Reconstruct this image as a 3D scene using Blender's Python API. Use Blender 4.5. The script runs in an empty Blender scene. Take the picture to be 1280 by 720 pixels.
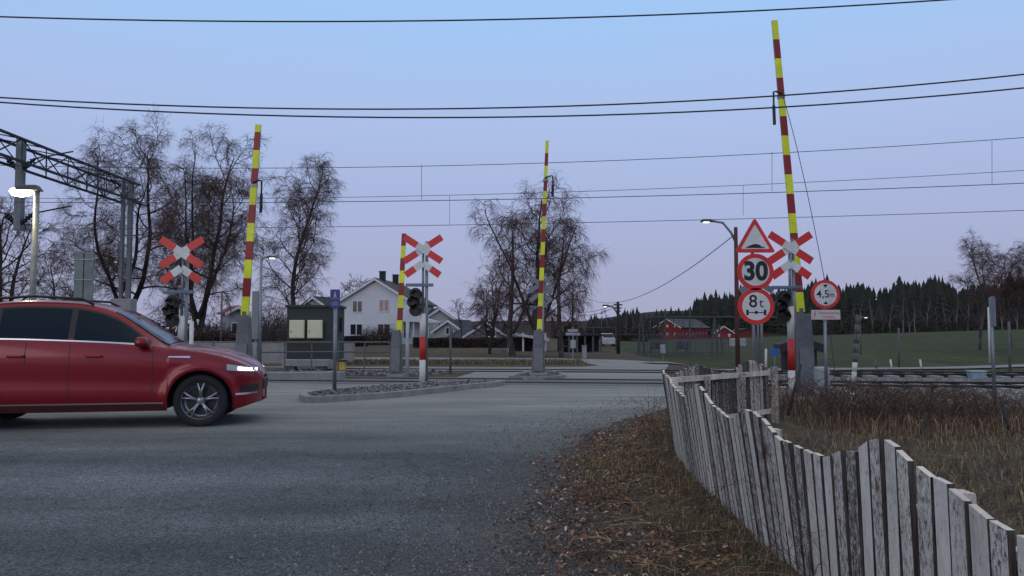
import bpy, math, random
from mathutils import Vector, Matrix
S = bpy.context.scene
COL = S.collection
R = math.radians
PI = math.pi
rnd = random.Random(7)
CAMZ = 1.3
PITCH = math.atan(55/1000)

def at(px, py, Y):
    """point at forward distance Y seen at photo pixel (px,py)"""
    u = (px-640)/1000; v = (360-py)/1000
    c, s = math.cos(PITCH), math.sin(PITCH)
    k = Y/(c-v*s)
    return Vector((u*k, Y, CAMZ+(s+v*c)*k))
def gp(px, py, z=0.0):
    """ground point under a photo pixel"""
    u = (px-640)/1000; v = (360-py)/1000
    c, s = math.cos(PITCH), math.sin(PITCH)
    k = (z-CAMZ)/(s+v*c)
    return Vector((u*k, (c-v*s)*k, z))
def ss(t):
    t = max(0., min(1., t)); return t*t*(3-2*t)
def interp(x, xs, ys):
    if x <= xs[0]: return ys[0]
    for i in range(1, len(xs)):
        if x <= xs[i]:
            t = (x-xs[i-1])/(xs[i]-xs[i-1]); return ys[i-1]+(ys[i]-ys[i-1])*t
    return ys[-1]
def gz(X, Y):
    e = interp(Y, [0, 8, 12, 14, 20, 26, 60], [1.5, 1.9, 2.2, 3.0, 4.3, 5.2, 6.0])
    near = -0.36*ss((X-e-0.9)/2.6)*ss((Y-9)/5)
    left = 0
    r = X/max(Y, 1)
    tgt = interp(r, [.05, .18, .36, .64, 1.2], [0, -1.2, 0.1, 2.2, 4])
    t = ss((Y-50)/200)
    z = near*(1-t)+tgt*t+left
    z += ss((Y-262)/70)*8.5*ss((X-62)/50)
    z += ss((Y-330)/300)*10*ss((X+200)/200)
    return z

# ------------------------------------------------------------------ materials
MATS = {}
def mat(name, col, rough=.7, metal=0., var=.25, scale=6., bump=0., bscale=40., col2=None, stretch=None, emit=None, estr=0., spec=None, coords='Object', contrast=None, coat=0):
    if name in MATS: return MATS[name]
    m = bpy.data.materials.new(name); m.use_nodes = True
    nt = m.node_tree; b = nt.nodes['Principled BSDF']
    b.inputs['Roughness'].default_value = rough; b.inputs['Metallic'].default_value = metal
    if spec is not None: b.inputs['Specular IOR Level'].default_value = spec
    if coat: b.inputs['Coat Weight'].default_value = coat; b.inputs['Coat Roughness'].default_value = .08
    tc = nt.nodes.new('ShaderNodeTexCoord'); mp = nt.nodes.new('ShaderNodeMapping')
    nt.links.new(tc.outputs[coords], mp.inputs['Vector'])
    if stretch: mp.inputs['Scale'].default_value = stretch
    n = nt.nodes.new('ShaderNodeTexNoise'); n.inputs['Scale'].default_value = scale; n.inputs['Detail'].default_value = 6; n.inputs['Roughness'].default_value = .65
    nt.links.new(mp.outputs[0], n.inputs['Vector'])
    rp = nt.nodes.new('ShaderNodeValToRGB')
    lo, hi = contrast or (.3, .7)
    rp.color_ramp.elements[0].position = lo; rp.color_ramp.elements[1].position = hi
    c2 = col2 or tuple(min(1, c*(1+var)) for c in col)
    c1 = col if col2 else tuple(c*(1-var) for c in col)
    rp.color_ramp.elements[0].color = (*c1, 1); rp.color_ramp.elements[1].color = (*c2, 1)
    nt.links.new(n.outputs['Fac'], rp.inputs[0]); nt.links.new(rp.outputs[0], b.inputs['Base Color'])
    if bump:
        n2 = nt.nodes.new('ShaderNodeTexNoise'); n2.inputs['Scale'].default_value = bscale; n2.inputs['Detail'].default_value = 4
        nt.links.new(mp.outputs[0], n2.inputs['Vector'])
        bp = nt.nodes.new('ShaderNodeBump'); bp.inputs['Strength'].default_value = bump; bp.inputs['Distance'].default_value = .02
        nt.links.new(n2.outputs['Fac'], bp.inputs['Height']); nt.links.new(bp.outputs[0], b.inputs['Normal'])
    if emit:
        b.inputs['Emission Color'].default_value = (*emit, 1); b.inputs['Emission Strength'].default_value = estr
    MATS[name] = m
    return m

M_red_sign = mat('sign_red', (.62, .025, .02), .4, var=.17, scale=3)
M_white_sign = mat('sign_white', (.62, .62, .62), .4, var=.17, scale=3)
M_pole = mat('galvanised', (.22, .24, .26), .45, .6, var=.2, scale=9)
M_grey_back = mat('sign_back_grey', (.17, .2, .22), .5, .4, var=.15)
M_black = mat('black_paint', (.008, .008, .009), .5)
M_bar = mat('blue_grey_bar', (.12, .17, .23), .45, .4)
M_yellow = mat('boom_yellow', (.72, .78, .02), .45, var=.17, scale=3)
M_bred = mat('boom_red', (.26, .012, .012), .45, var=.17, scale=3)
M_ped = mat('pedestal_grey', (.13, .135, .15), .55, .2, var=.25, scale=5)
M_wire = mat('wire_black', (.012, .013, .016), .6)
M_wiref = mat('wire_fine', (.035, .04, .05), .6)
M_postw = mat('post_white', (.62, .6, .56), .6, var=.12, scale=12)
M_postr = mat('post_red', (.5, .02, .02), .5, var=.1)
M_trunk = mat('birch_bark', (.045, .038, .036), .9, col2=(.2, .19, .19), scale=3, stretch=(1, 1, .4), contrast=(.45, .8))
M_twig = mat('birch_twigs', (.085, .047, .04), .9, var=.3)
M_twig2 = mat('brown_twigs', (.06, .036, .03), .9, var=.3)
M_limb = mat('dark_bark', (.035, .028, .026), .95, var=.4, scale=4)
M_lampglow = mat('lamp_glow', (.9, .9, .9), emit=(1, .86, .6), estr=40)
M_lampsmall = mat('lamp_glow_small', (.9, .9, .9), emit=(1, .93, .85), estr=4)
M_wood = mat('weathered_wood', (.06, .055, .055), .9, col2=(.17, .16, .16), scale=8, stretch=(4, 4, .5))
M_brownpole = mat('brown_pole', (.09, .035, .028), .9, var=.3, stretch=(4, 4, .6))
M_glass = mat('window_glass', (.012, .014, .018), .12, var=.1)
M_white_wall = mat('white_boards', (.66, .66, .68), .6, var=.05, scale=2)
M_trim = mat('white_trim', (.68, .68, .7), .55, var=.05)
M_roof = mat('roof_brown', (.055, .045, .04), .85, var=.3, scale=3)
M_roofd = mat('roof_dark', (.02, .022, .028), .8, var=.3, scale=3)
M_concrete = mat('concrete', (.27, .27, .27), .85, var=.2, scale=3, bump=.4)
M_steel = mat('rail_steel', (.028, .02, .018), .6, .4, var=.3)
M_railtop = mat('rail_head', (.05, .045, .045), .45, .6, var=.2)

# ------------------------------------------------------------------ mesh builder
class MB:
    def __init__(s): s.v = []; s.f = []; s.m = []
    def poly(s, vs, mi=0):
        b = len(s.v); s.v += [tuple(p) for p in vs]; s.f.append(tuple(range(b, b+len(vs)))); s.m.append(mi)
    def box(s, c, d, mi=0, M=None, top=None):
        """c centre, d full size; top scales the upper face (x,y)"""
        b = len(s.v); x, y, z = d[0]/2, d[1]/2, d[2]/2; c = Vector(c)
        for sz in (-1, 1):
            k = (1, 1) if (sz < 0 or not top) else top
            for sx, sy in ((-1, -1), (1, -1), (1, 1), (-1, 1)):
                p = Vector((sx*x*k[0], sy*y*k[1], sz*z))
                if M: p = M @ p
                s.v.append(tuple(c+p))
        for f in ((0, 3, 2, 1), (4, 5, 6, 7), (0, 1, 5, 4), (1, 2, 6, 5), (2, 3, 7, 6), (3, 0, 4, 7)):
            s.f.append(tuple(b+i for i in f)); s.m.append(mi)
    def tube(s, pts, rs, n=6, mi=0, cap=True):
        pts = [Vector(p) for p in pts]
        if not isinstance(rs, (list, tuple)): rs = [rs]*len(pts)
        d = (pts[-1]-pts[0])
        if d.length < 1e-6: d = Vector((0, 0, 1))
        a = d.cross(Vector((0, 0, 1)));
        if a.length < .05*d.length: a = d.cross(Vector((1, 0, 0)))
        b0 = len(s.v)
        for i, p in enumerate(pts):
            t = pts[min(i+1, len(pts)-1)]-pts[max(i-1, 0)]
            if t.length < 1e-7: t = d
            t.normalize(); a = (a-t*a.dot(t))
            if a.length < 1e-5: a = t.orthogonal()
            a.normalize(); c = t.cross(a); r = rs[i]
            for k in range(n):
                w = 2*PI*k/n; q = p+a*(r*math.cos(w))+c*(r*math.sin(w)); s.v.append((q.x, q.y, q.z))
        for i in range(len(pts)-1):
            for k in range(n):
                k2 = (k+1) % n
                s.f.append((b0+i*n+k, b0+i*n+k2, b0+(i+1)*n+k2, b0+(i+1)*n+k)); s.m.append(mi)
        if cap and n > 3:
            s.f.append(tuple(b0+k for k in range(n-1, -1, -1))); s.m.append(mi)
            e = b0+(len(pts)-1)*n; s.f.append(tuple(e+k for k in range(n))); s.m.append(mi)
    def prism(s, poly, y0, y1, mi=0):
        """poly in (x,z), extruded y0..y1"""
        n = len(poly); b = len(s.v)
        for y in (y0, y1):
            for x, z in poly: s.v.append((x, y, z))
        s.f.append(tuple(b+i for i in range(n))); s.m.append(mi)
        s.f.append(tuple(b+n+i for i in range(n-1, -1, -1))); s.m.append(mi)
        for i in range(n):
            j = (i+1) % n; s.f.append((b+i, b+n+i, b+n+j, b+j)); s.m.append(mi)
    def disc(s, cx, cz, r, y0, y1, mi=0, n=40):
        s.prism([(cx+r*math.cos(2*PI*i/n), cz+r*math.sin(2*PI*i/n)) for i in range(n)], y0, y1, mi)
    def slab(s, poly, z0, z1, mi=0):
        n = len(poly); b = len(s.v)
        for z in (z0, z1):
            for p in poly: s.v.append((p[0], p[1], z))
        s.f.append(tuple(b+i for i in range(n-1, -1, -1))); s.m.append(mi)
        s.f.append(tuple(b+n+i for i in range(n))); s.m.append(mi)
        for i in range(n):
            j = (i+1) % n; s.f.append((b+i, b+j, b+n+j, b+n+i)); s.m.append(mi)

def tag(o, label=None, cat=None, group=None, kind=None):
    if label: o['label'] = label
    if cat: o['category'] = cat
    if group: o['group'] = group
    if kind: o['kind'] = kind
    return o
def obj(name, mb, mats, parent=None, smooth=False, loc=None, bevel=0):
    me = bpy.data.meshes.new(name)
    me.from_pydata(mb.v, [], mb.f)
    if not isinstance(mats, (list, tuple)): mats = [mats]
    for m in mats: me.materials.append(m)
    if len(mats) > 1: me.polygons.foreach_set('material_index', mb.m)
    if smooth: me.polygons.foreach_set('use_smooth', [True]*len(me.polygons))
    me.update()
    o = bpy.data.objects.new(name, me); COL.objects.link(o)
    if parent: o.parent = parent
    if loc is not None: o.location = loc
    if bevel:
        bv = o.modifiers.new('b', 'BEVEL'); bv.width = bevel; bv.segments = 2; bv.limit_method = 'ANGLE'
    return o
def thing(name, label, cat, loc=(0, 0, 0), rz=0, group=None):
    o = bpy.data.objects.new(name, None); COL.objects.link(o); o.location = loc; o.rotation_euler = (0, 0, rz); o.empty_display_size = .2
    return tag(o, label, cat, group)
def kids(o): return [c for c in bpy.data.objects if c.parent == o]
def dup(o, parent=None, label=None, loc=None, rz=None, scale=None, group=None):
    c = o.copy(); COL.objects.link(c); c.parent = parent
    for ch in kids(o): dup(ch, c)
    if label: c['label'] = label
    if group: c['group'] = group
    if loc is not None: c.location = loc
    if rz is not None: c.rotation_euler = (0, 0, rz)
    if scale is not None: c.scale = scale if isinstance(scale, (tuple, list)) else (scale,)*3
    return c
def text(name, body, size, m, parent, loc, bold=.0, sx=1.0):
    cu = bpy.data.curves.new(name, 'FONT'); cu.body = body; cu.size = size; cu.align_x = 'CENTER'; cu.align_y = 'CENTER'
    cu.offset = bold; cu.extrude = .001
    t = bpy.data.objects.new(name+'_c', cu); COL.objects.link(t)
    bpy.context.view_layer.update()
    me = bpy.data.meshes.new_from_object(t.evaluated_get(bpy.context.evaluated_depsgraph_get()))
    bpy.data.objects.remove(t); bpy.data.curves.remove(cu)
    me.materials.clear(); me.materials.append(m)
    o = bpy.data.objects.new(name, me); COL.objects.link(o); o.parent = parent
    o.location = loc; o.rotation_euler = (R(90), 0, 0); o.scale = (sx, 1, 1)
    return o

# ------------------------------------------------------------------ ground
def axis(lo, hi, fine_lo, fine_hi, step, g=1.18):
    a = [fine_lo]
    while a[-1] < fine_hi: a.append(a[-1]+step)
    st = step
    while a[-1] < hi: st *= g; a.append(a[-1]+st)
    st = step; b = []; x = fine_lo
    while x > lo: st *= g; x -= st; b.append(x)
    return b[::-1]+a
def ground_material():
    m = bpy.data.materials.new('ground_cover'); m.use_nodes = True; nt = m.node_tree; N = nt.nodes; L = nt.links
    b = N['Principled BSDF']; b.inputs['Roughness'].default_value = .95; b.inputs['Specular IOR Level'].default_value = .15
    geo = N.new('ShaderNodeNewGeometry'); sep = N.new('ShaderNodeSeparateXYZ'); L.new(geo.outputs['Position'], sep.inputs[0])
    def noise(sc, det=6):
        n = N.new('ShaderNodeTexNoise'); n.inputs['Scale'].default_value = sc; n.inputs['Detail'].default_value = det; n.inputs['Roughness'].default_value = .7; L.new(geo.outputs['Position'], n.inputs['Vector']); return n
    def ramp(src, c1, c2, lo=.35, hi=.65):
        r = N.new('ShaderNodeValToRGB'); r.color_ramp.elements[0].position = lo; r.color_ramp.elements[1].position = hi
        r.color_ramp.elements[0].color = (*c1, 1); r.color_ramp.elements[1].color = (*c2, 1); L.new(src, r.inputs[0]); return r
    def mix(f, a, c):
        x = N.new('ShaderNodeMix'); x.data_type = 'RGBA'; L.new(f, x.inputs[0]); L.new(a, x.inputs[6]); L.new(c, x.inputs[7]); return x.outputs[2]
    def mr(src, a, b_):
        r = N.new('ShaderNodeMapRange'); r.inputs[1].default_value = a; r.inputs[2].default_value = b_; L.new(src, r.inputs[0]); return r.outputs[0]
    def mul(a, c):
        x = N.new('ShaderNodeMath'); x.operation = 'MULTIPLY'; L.new(a, x.inputs[0]); L.new(c, x.inputs[1]); return x.outputs[0]
    def addn(a, n, amt):
        x = N.new('ShaderNodeMath'); x.operation = 'MULTIPLY_ADD'; L.new(n, x.inputs[0]); x.inputs[1].default_value = amt; L.new(a, x.inputs[2]); return x.outputs[0]
    soil = ramp(noise(22).outputs[0], (.03, .023, .02), (.125, .095, .075))
    soil2 = ramp(noise(3).outputs[0], (.06, .058, .026), (.16, .13, .07))
    near = mix(ramp(noise(.9, 3).outputs[0], (0, 0, 0), (.8, .8, .8), .45, .6).outputs[0], soil.outputs[0], soil2.outputs[0])
    green = ramp(noise(.06, 4).outputs[0], (.044, .053, .022), (.07, .08, .034))
    gg = ramp(noise(.8, 8).outputs[0], (.5, .5, .46), (1.1, 1.1, 1.05), .35, .65)
    x = N.new('ShaderNodeMix'); x.data_type = 'RGBA'; x.blend_type = 'MULTIPLY'; x.inputs[0].default_value = 1; L.new(green.outputs[0], x.inputs[6]); L.new(gg.outputs[0], x.inputs[7])
    nn = noise(.5, 4).outputs[0]
    fy = mr(addn(sep.outputs[1], nn, 3), 25, 28); fx = mr(addn(sep.outputs[0], nn, 4), 9, 12)
    c = mix(mul(fy, fx), near, x.outputs[2])
    forest = ramp(noise(.2).outputs[0], (.02, .018, .015), (.04, .033, .024))
    c = mix(mr(addn(sep.outputs[1], nn, 10), 262, 268), c, forest.outputs[0])
    L.new(c, b.inputs['Base Color'])
    bp = N.new('ShaderNodeBump'); bp.inputs['Strength'].default_value = .7; bp.inputs['Distance'].default_value = .04
    L.new(noise(30, 5).outputs[0], bp.inputs['Height']); L.new(bp.outputs[0], b.inputs['Normal'])
    return m
xs = axis(-900, 900, -16, 22, .5); ys = axis(-120, 1200, -4, 46, .5, 1.12)
g = MB()
nx = len(xs)
for y in ys:
    for x in xs: g.v.append((x, y, gz(x, y)))
for j in range(len(ys)-1):
    for i in range(nx-1):
        g.f.append((j*nx+i, j*nx+i+1, (j+1)*nx+i+1, (j+1)*nx+i)); g.m.append(0)
tag(obj('ground', g, ground_material(), smooth=True), kind='structure')

def asphalt(name, base=(.112, .127, .137), dark=.68, dust=1):
    m = bpy.data.materials.new(name); m.use_nodes = True; nt = m.node_tree; N = nt.nodes; L = nt.links
    b = N['Principled BSDF']; b.inputs['Roughness'].default_value = .78; b.inputs['Specular IOR Level'].default_value = .35
    geo = N.new('ShaderNodeNewGeometry')
    def noise(sc, det, r=.6, st=None):
        n = N.new('ShaderNodeTexNoise'); n.inputs['Scale'].default_value = sc; n.inputs['Detail'].default_value = det; n.inputs['Roughness'].default_value = r
        src = geo.outputs['Position']
        if st:
            mp = N.new('ShaderNodeMapping'); mp.inputs['Scale'].default_value = st; mp.inputs['Rotation'].default_value = (0, 0, R(-14)); L.new(src, mp.inputs[0]); src = mp.outputs[0]
        L.new(src, n.inputs['Vector']); return n.outputs[0]
    def ramp(src, a, c, lo, hi):
        r = N.new('ShaderNodeValToRGB'); r.color_ramp.elements[0].position = lo; r.color_ramp.elements[1].position = hi
        r.color_ramp.elements[0].color = (a, a, a, 1); r.color_ramp.elements[1].color = (c, c, c, 1); L.new(src, r.inputs[0]); return r.outputs[0]
    def mul(a, c):
        x = N.new('ShaderNodeMix'); x.data_type = 'RGBA'; x.blend_type = 'MULTIPLY'; x.inputs[0].default_value = 1; L.new(a, x.inputs[6]); L.new(c, x.inputs[7]); return x.outputs[2]
    rgb = N.new('ShaderNodeRGB'); rgb.outputs[0].default_value = (*base, 1)
    c = mul(rgb.outputs[0], ramp(noise(.35, 5, .6), dark*.85, 1.35, .35, .65))
    c = mul(c, ramp(noise(.5, 4, .6, (.22, 1.6, 1)), .72, 1.2, .38, .62))
    c = mul(c, ramp(noise(60, 2, .7), .45, 1.4, .4, .62))
    vo = N.new('ShaderNodeTexVoronoi'); vo.inputs['Scale'].default_value = 75; L.new(geo.outputs['Position'], vo.inputs['Vector'])
    c = mul(c, ramp(vo.outputs['Color'], .7, 1.35, .2, .8))
    # small loose stones and dark pits, patchy
    vs = N.new('ShaderNodeTexVoronoi'); vs.inputs['Scale'].default_value = 22; L.new(geo.outputs['Position'], vs.inputs['Vector'])
    pit = ramp(vs.outputs['Distance'], .35, 1, .06, .14)
    c = mul(c, pit)
    if dust:
        s2 = N.new('ShaderNodeSeparateXYZ'); L.new(geo.outputs['Position'], s2.inputs[0])
        def M_(op, a, b_, c_=None):
            x = N.new('ShaderNodeMath'); x.operation = op
            for i, q in enumerate((a, b_, c_)):
                if q is None: continue
                if isinstance(q, (int, float)): x.inputs[i].default_value = q
                else: L.new(q, x.inputs[i])
            return x.outputs[0]
        yy = M_('MULTIPLY', s2.outputs[1], s2.outputs[1]); thr = M_('MULTIPLY_ADD', yy, .0168, -1.0)
        f = M_('SUBTRACT', s2.outputs[0], thr); f = M_('MULTIPLY_ADD', noise(1.1, 7, .7), 2.6, f); f = M_('SUBTRACT', f, 1.3)
        mg = N.new('ShaderNodeMapRange'); mg.inputs[1].default_value = -.55; mg.inputs[2].default_value = .5; mg.inputs[4].default_value = 1.0; L.new(f, mg.inputs[0])
        gcol = N.new('ShaderNodeRGB'); gcol.outputs[0].default_value = (.06, .056, .053, 1)
        gc = mul(gcol.outputs[0], ramp(noise(34, 4, .85), .2, 2.3, .4, .66))
        gx = N.new('ShaderNodeMix'); gx.data_type = 'RGBA'; L.new(mg.outputs[0], gx.inputs[0]); L.new(c, gx.inputs[6]); L.new(gc, gx.inputs[7]); c = gx.outputs[2]
        # fine cracks
        vc = N.new('ShaderNodeTexVoronoi'); vc.feature = 'DISTANCE_TO_EDGE'; vc.inputs['Scale'].default_value = .38
        wn = N.new('ShaderNodeTexNoise'); wn.inputs['Scale'].default_value = 1.3; wn.inputs['Detail'].default_value = 6; L.new(geo.outputs['Position'], wn.inputs['Vector'])
        va = N.new('ShaderNodeVectorMath'); va.operation = 'MULTIPLY_ADD'; L.new(wn.outputs['Color'], va.inputs[0]); va.inputs[1].default_value = (1.1, 1.1, 0); L.new(geo.outputs['Position'], va.inputs[2]); L.new(va.outputs[0], vc.inputs['Vector'])
        crk = ramp(vc.outputs['Distance'], .55, 1, .0, .006); c = mul(c, crk)
        sp = N.new('ShaderNodeSeparateXYZ'); L.new(geo.outputs['Position'], sp.inputs[0])
        m1 = N.new('ShaderNodeMath'); m1.operation = 'MULTIPLY_ADD'; L.new(noise(.4, 5, .65, (.3, 1.2, 1)), m1.inputs[0]); m1.inputs[1].default_value = 9; L.new(sp.outputs[1], m1.inputs[2])
        dr = N.new('ShaderNodeMapRange'); dr.inputs[1].default_value = 12.5; dr.inputs[2].default_value = 19; L.new(m1.outputs[0], dr.inputs[0])
        mx = N.new('ShaderNodeMath'); mx.operation = 'MULTIPLY'; L.new(dr.outputs[0], mx.inputs[0]); mx.inputs[1].default_value = .75
        dx = N.new('ShaderNodeMix'); dx.data_type = 'RGBA'; L.new(mx.outputs[0], dx.inputs[0]); L.new(c, dx.inputs[6]); dc = N.new('ShaderNodeRGB'); dc.outputs[0].default_value = (.34, .33, .30, 1)
        L.new(mul(dc.outputs[0], ramp(noise(.9, 5, .6, (.25, 1.5, 1)), .7, 1.15, .35, .65)), dx.inputs[7]); c = dx.outputs[2]
    L.new(c, b.inputs['Base Color'])
    bp = N.new('ShaderNodeBump'); bp.inputs['Strength'].default_value = .9; bp.inputs['Distance'].default_value = .012
    L.new(vo.outputs['Distance'], bp.inputs['Height']); L.new(bp.outputs[0], b.inputs['Normal'])
    return m
def sheet(name, pts, z, m, cuts=0):
    """flat sheet from world (x,y) points, triangulated"""
    import bmesh
    bm = bmesh.new(); f = bm.faces.new([bm.verts.new((p[0], p[1], z)) for p in pts])
    if f.normal.z < 0: bmesh.ops.reverse_faces(bm, faces=[f])
    bm.normal_update()
    for ff in list(bm.faces):
        if ff.normal.z < 0: ff.normal_flip()
    bmesh.ops.triangulate(bm, faces=bm.faces[:])
    me = bpy.data.meshes.new(name); bm.to_mesh(me); bm.free(); me.materials.append(m)
    o = bpy.data.objects.new(name, me); COL.objects.link(o); return tag(o, kind='structure')
def smooth_edge(pts, n=6, jit=0, rng=rnd):
    """Catmull-Rom through points"""
    out = []
    P = [Vector((p[0], p[1])) for p in pts]
    for i in range(len(P)-1):
        p0, p1, p2, p3 = P[max(i-1, 0)], P[i], P[i+1], P[min(i+2, len(P)-1)]
        for k in range(n):
            t = k/n; q = .5*((2*p1)+(p2-p0)*t+(2*p0-5*p1+4*p2-p3)*t*t+(3*p1-p0-3*p2+p3)*t**3)
            out.append((q.x+rng.uniform(-jit, jit), q.y+rng.uniform(-jit, jit)))
    out.append(tuple(P[-1])); return out
M_asph = asphalt('asphalt')
right_edge = smooth_edge([(-.6, -6), (-.35, 0), (-.15, 2.5), (.0, 4.2), (.12, 5.5), (.27, 7.0), (.72, 9.4), (1.5, 11.6), (2.7, 13.8), (3.8, 17), (4.3, 20), (4.9, 26), (5.7, 29.5), (6.3, 33), (5.6, 36.5), (3, 39), (-2, 40.5), (-40, 43)], 8, .03)
def roughen(P, y0, y1, a):
    out = []; rq = random.Random(77)
    for p, q in zip(P, P[1:]):
        if y0 < p[1] < y1:
            k = max(1, int(math.dist(p, q)/.05))
            for i in range(k):
                t = i/k; x, y = p[0]+(q[0]-p[0])*t, p[1]+(q[1]-p[1])*t
                out.append((x+a*(.5*math.sin(y*4.1)+.4*math.sin(y*9.7+1)+.3*math.sin(y*23+2))+rq.gauss(0, a*.35), y+rq.uniform(-.015, .015)))
        else: out.append(p)
    return out+[P[-1]]
road_edge = roughen(right_edge, 1.5, 16, .09)
left_edge = [(-40, 40.2), (-3, 37.6), (1.0, 36.2), (3.1, 33.6), (3.4, 31.2), (2.6, 30), (0, 29.7), (-30, 31.5), (-30, 27.5), (-7, 26.3), (-1.2, 25.9), (-1.6, 23), (-7.5, 23.3), (-45, 26.5), (-45, -6)]
sheet('road', road_edge+left_edge, .006, M_asph)
# worn gravel shoulder between road and verge
M_gravel = asphalt('gravel_shoulder', (.07, .06, .054), .5, 0)
gr_r = [(x+.22+.3*math.sin(y*1.3)*.5+rnd.uniform(-.05, .05)+max(0, .5-abs(y-5)*.08), y) for x, y in right_edge if -6 < y < 19]
gr_r = roughen(gr_r, 1.5, 16, .1)
gr_l = [(x-.25+rnd.uniform(-.12, .12), y) for x, y in right_edge if -6 < y < 19]
sheet('gravel_shoulder', gr_r+gr_l[::-1], .0025, M_gravel)
# field track and far lane
def strip(name, pts, w, m, dz):
    mb = MB()
    for i, p in enumerate(pts):
        a = Vector(pts[max(i-1, 0)]); b = Vector(pts[min(i+1, len(pts)-1)]); d = (b-a).normalized(); n = Vector((-d.y, d.x))*w/2
        for s_ in (-1, 1):
            q = Vector(p)+n*s_; mb.v.append((q.x, q.y, gz(q.x, q.y)+dz))
    for i in range(len(pts)-1):
        mb.f.append((2*i, 2*i+1, 2*i+3, 2*i+2)); mb.m.append(0)
    o = obj(name, mb, m); return tag(o, kind='structure')
M_lane = mat('lane_gravel', (.2, .19, .19), .9, var=.2, scale=2)
strip('field_path', smooth_edge([(5.6, 33), (9, 34), (14, 35.2), (20, 36.5), (27, 40), (40, 47), (60, 60)], 20), 1.7, M_lane, .05)

# ------------------------------------------------------------------ railway
def track_y(X, off=0): return 20.9-.12*(X-2)+off
M_ballast = mat('ballast_stone', (.05, .05, .055), .9, scale=16, col2=(.3, .29, .29), contrast=(.4, .68), bump=.8, bscale=14)
M_panel = mat('crossing_panel', (.12, .12, .12), .85, var=.3)
for ti, off in enumerate((0, 5.6)):
    # ballast bed
    for (x0, x1) in ((-90, -8.0), (4.9, 120)):
        mb = MB(); xx = x0; prev = None
        xsn = [x0+(x1-x0)*i/160 for i in range(161)]
        for X in xsn:
            Y = track_y(X, off); g0 = gz(X, Y-2.2)
            drop = .02
            for dy, z in ((-2.6, min(g0, -.12)-.12), (-1.5, -.08), (1.5, -.08), (2.6, min(gz(X, Y+2.2), -.12)-.12)):
                mb.v.append((X, Y+dy, z+rnd.uniform(-.02, .02)))
        for i in range(160):
            for k in range(3):
                a = i*4+k; mb.f.append((a, a+4, a+5, a+1)); mb.m.append(0)
        if x0 < 0: # sits in a shallow trench cut: lift just above the flat ground
            mb.v = [(x, y, .012 if abs(z+.08) < .05 else -.05) for x, y, z in mb.v]
        tag(obj('track_ballast', mb, M_ballast), kind='structure')
    # crossing panels
    mb = MB(); a, b = -8.0, 4.9
    for (d0, d1) in ((-1.5, -.79), (-.66, .66), (.79, 1.5)):
        mb.slab([(a, track_y(a, off)+d0), (b, track_y(b, off)+d0), (b, track_y(b, off)+d1), (a, track_y(a, off)+d1)], -.02, .014)
    if ti == 0: tag(obj('crossing_surface', mb, M_panel), kind='structure')
    for s_ in (-.72, .72):
        mb = MB(); n = 120
        for i in range(n+1):
            X = -90+210*i/n; Y = track_y(X, off)+s_
            prof = [(-.065, -.13), (.065, -.13), (.02, -.1), (.02, -.01), (.036, 0), (.036, .03), (-.036, .03), (-.036, 0), (-.02, -.01), (-.02, -.1)]
            for dy, z in prof: mb.v.append((X, Y+dy, z+.012))
        k = 10
        for i in range(n):
            for j in range(k):
                j2 = (j+1) % k; mb.f.append((i*k+j, i*k+j2, (i+1)*k+j2, (i+1)*k+j)); mb.m.append(1 if 3 < j < 7 else 0)
        r_ = obj('rail', mb, [M_steel, M_railtop])
        tag(r_, ['near', 'far'][s_ > 0]+' rail of the '+['track nearer the camera', 'track farther from the camera'][ti], 'rail', 'steel rails across the road')
    # sleepers on the right
    mb = MB()
    for i in range(70):
        X = 5.3+i*.62; Y = track_y(X, off); mb.box((X, Y, -.075), (.25, 2.5, .12))
    tag(obj('sleepers', mb, M_concrete), kind='stuff', label='row of concrete sleepers under the '+['nearer', 'farther'][ti]+' rails', cat='sleepers')

# ------------------------------------------------------------------ kerb islands
M_kerb = mat('kerb_granite', (.24, .23, .22), .8, var=.25, scale=5, bump=.3)
M_igr = mat('island_gravel', (.03, .032, .036), .9, scale=26, col2=(.2, .2, .21), contrast=(.4, .66), bump=1, bscale=24)
def island(name, outline, w=.16, h=.12, m=M_igr):
    """closed outline -> kerb ring + gravel fill"""
    c = Vector((sum(p[0] for p in outline)/len(outline), sum(p[1] for p in outline)/len(outline)))
    n = len(outline); inner = []
    for i, p in enumerate(outline):
        a = Vector(outline[i-1]); b = Vector(outline[(i+1) % n]); d = (b-a).normalized(); nn = Vector((-d.y, d.x))
        q = Vector(p)+nn*w
        inner.append((q.x, q.y))
    mb = MB()
    for i in range(n):
        j = (i+1) % n; o1, o2, i1, i2 = outline[i], outline[j], inner[i], inner[j]
        mb.poly([(*o1, 0), (*o2, 0), (*o2, h), (*o1, h)]); mb.poly([(*o1, h), (*o2, h), (*i2, h), (*i1, h)]); mb.poly([(*i1, h), (*i2, h), (*i2, 0), (*i1, 0)])
    tag(obj(name+'_kerb', mb, M_kerb), kind='structure')
    fill = MB(); fill.poly([(p[0], p[1], h-.03) for p in inner])
    tag(obj(name+'_gravel', fill, m), kind='structure')
    return inner
def ring(pts_px, n=5):
    P = [gp(*p) for p in pts_px]; P = [(p.x, p.y) for p in P]
    P2 = P+[P[0]]
    out = smooth_edge(P2, n)[:-1]
    A = sum(out[i-1][0]*out[i][1]-out[i][0]*out[i-1][1] for i in range(len(out)))
    return out if A > 0 else out[::-1]
isl = island('island', ring([(374, 500), (384, 504), (430, 502), (500, 497), (560, 490), (625, 483), (622, 481), (560, 482), (480, 487), (420, 492), (384, 496)], 5))
isl2 = island('islet', ring([(636, 474), (668, 475.5), (700, 474), (706, 470.5), (690, 467.5), (664, 466.5)], 4), w=.12, h=.1)
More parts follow.
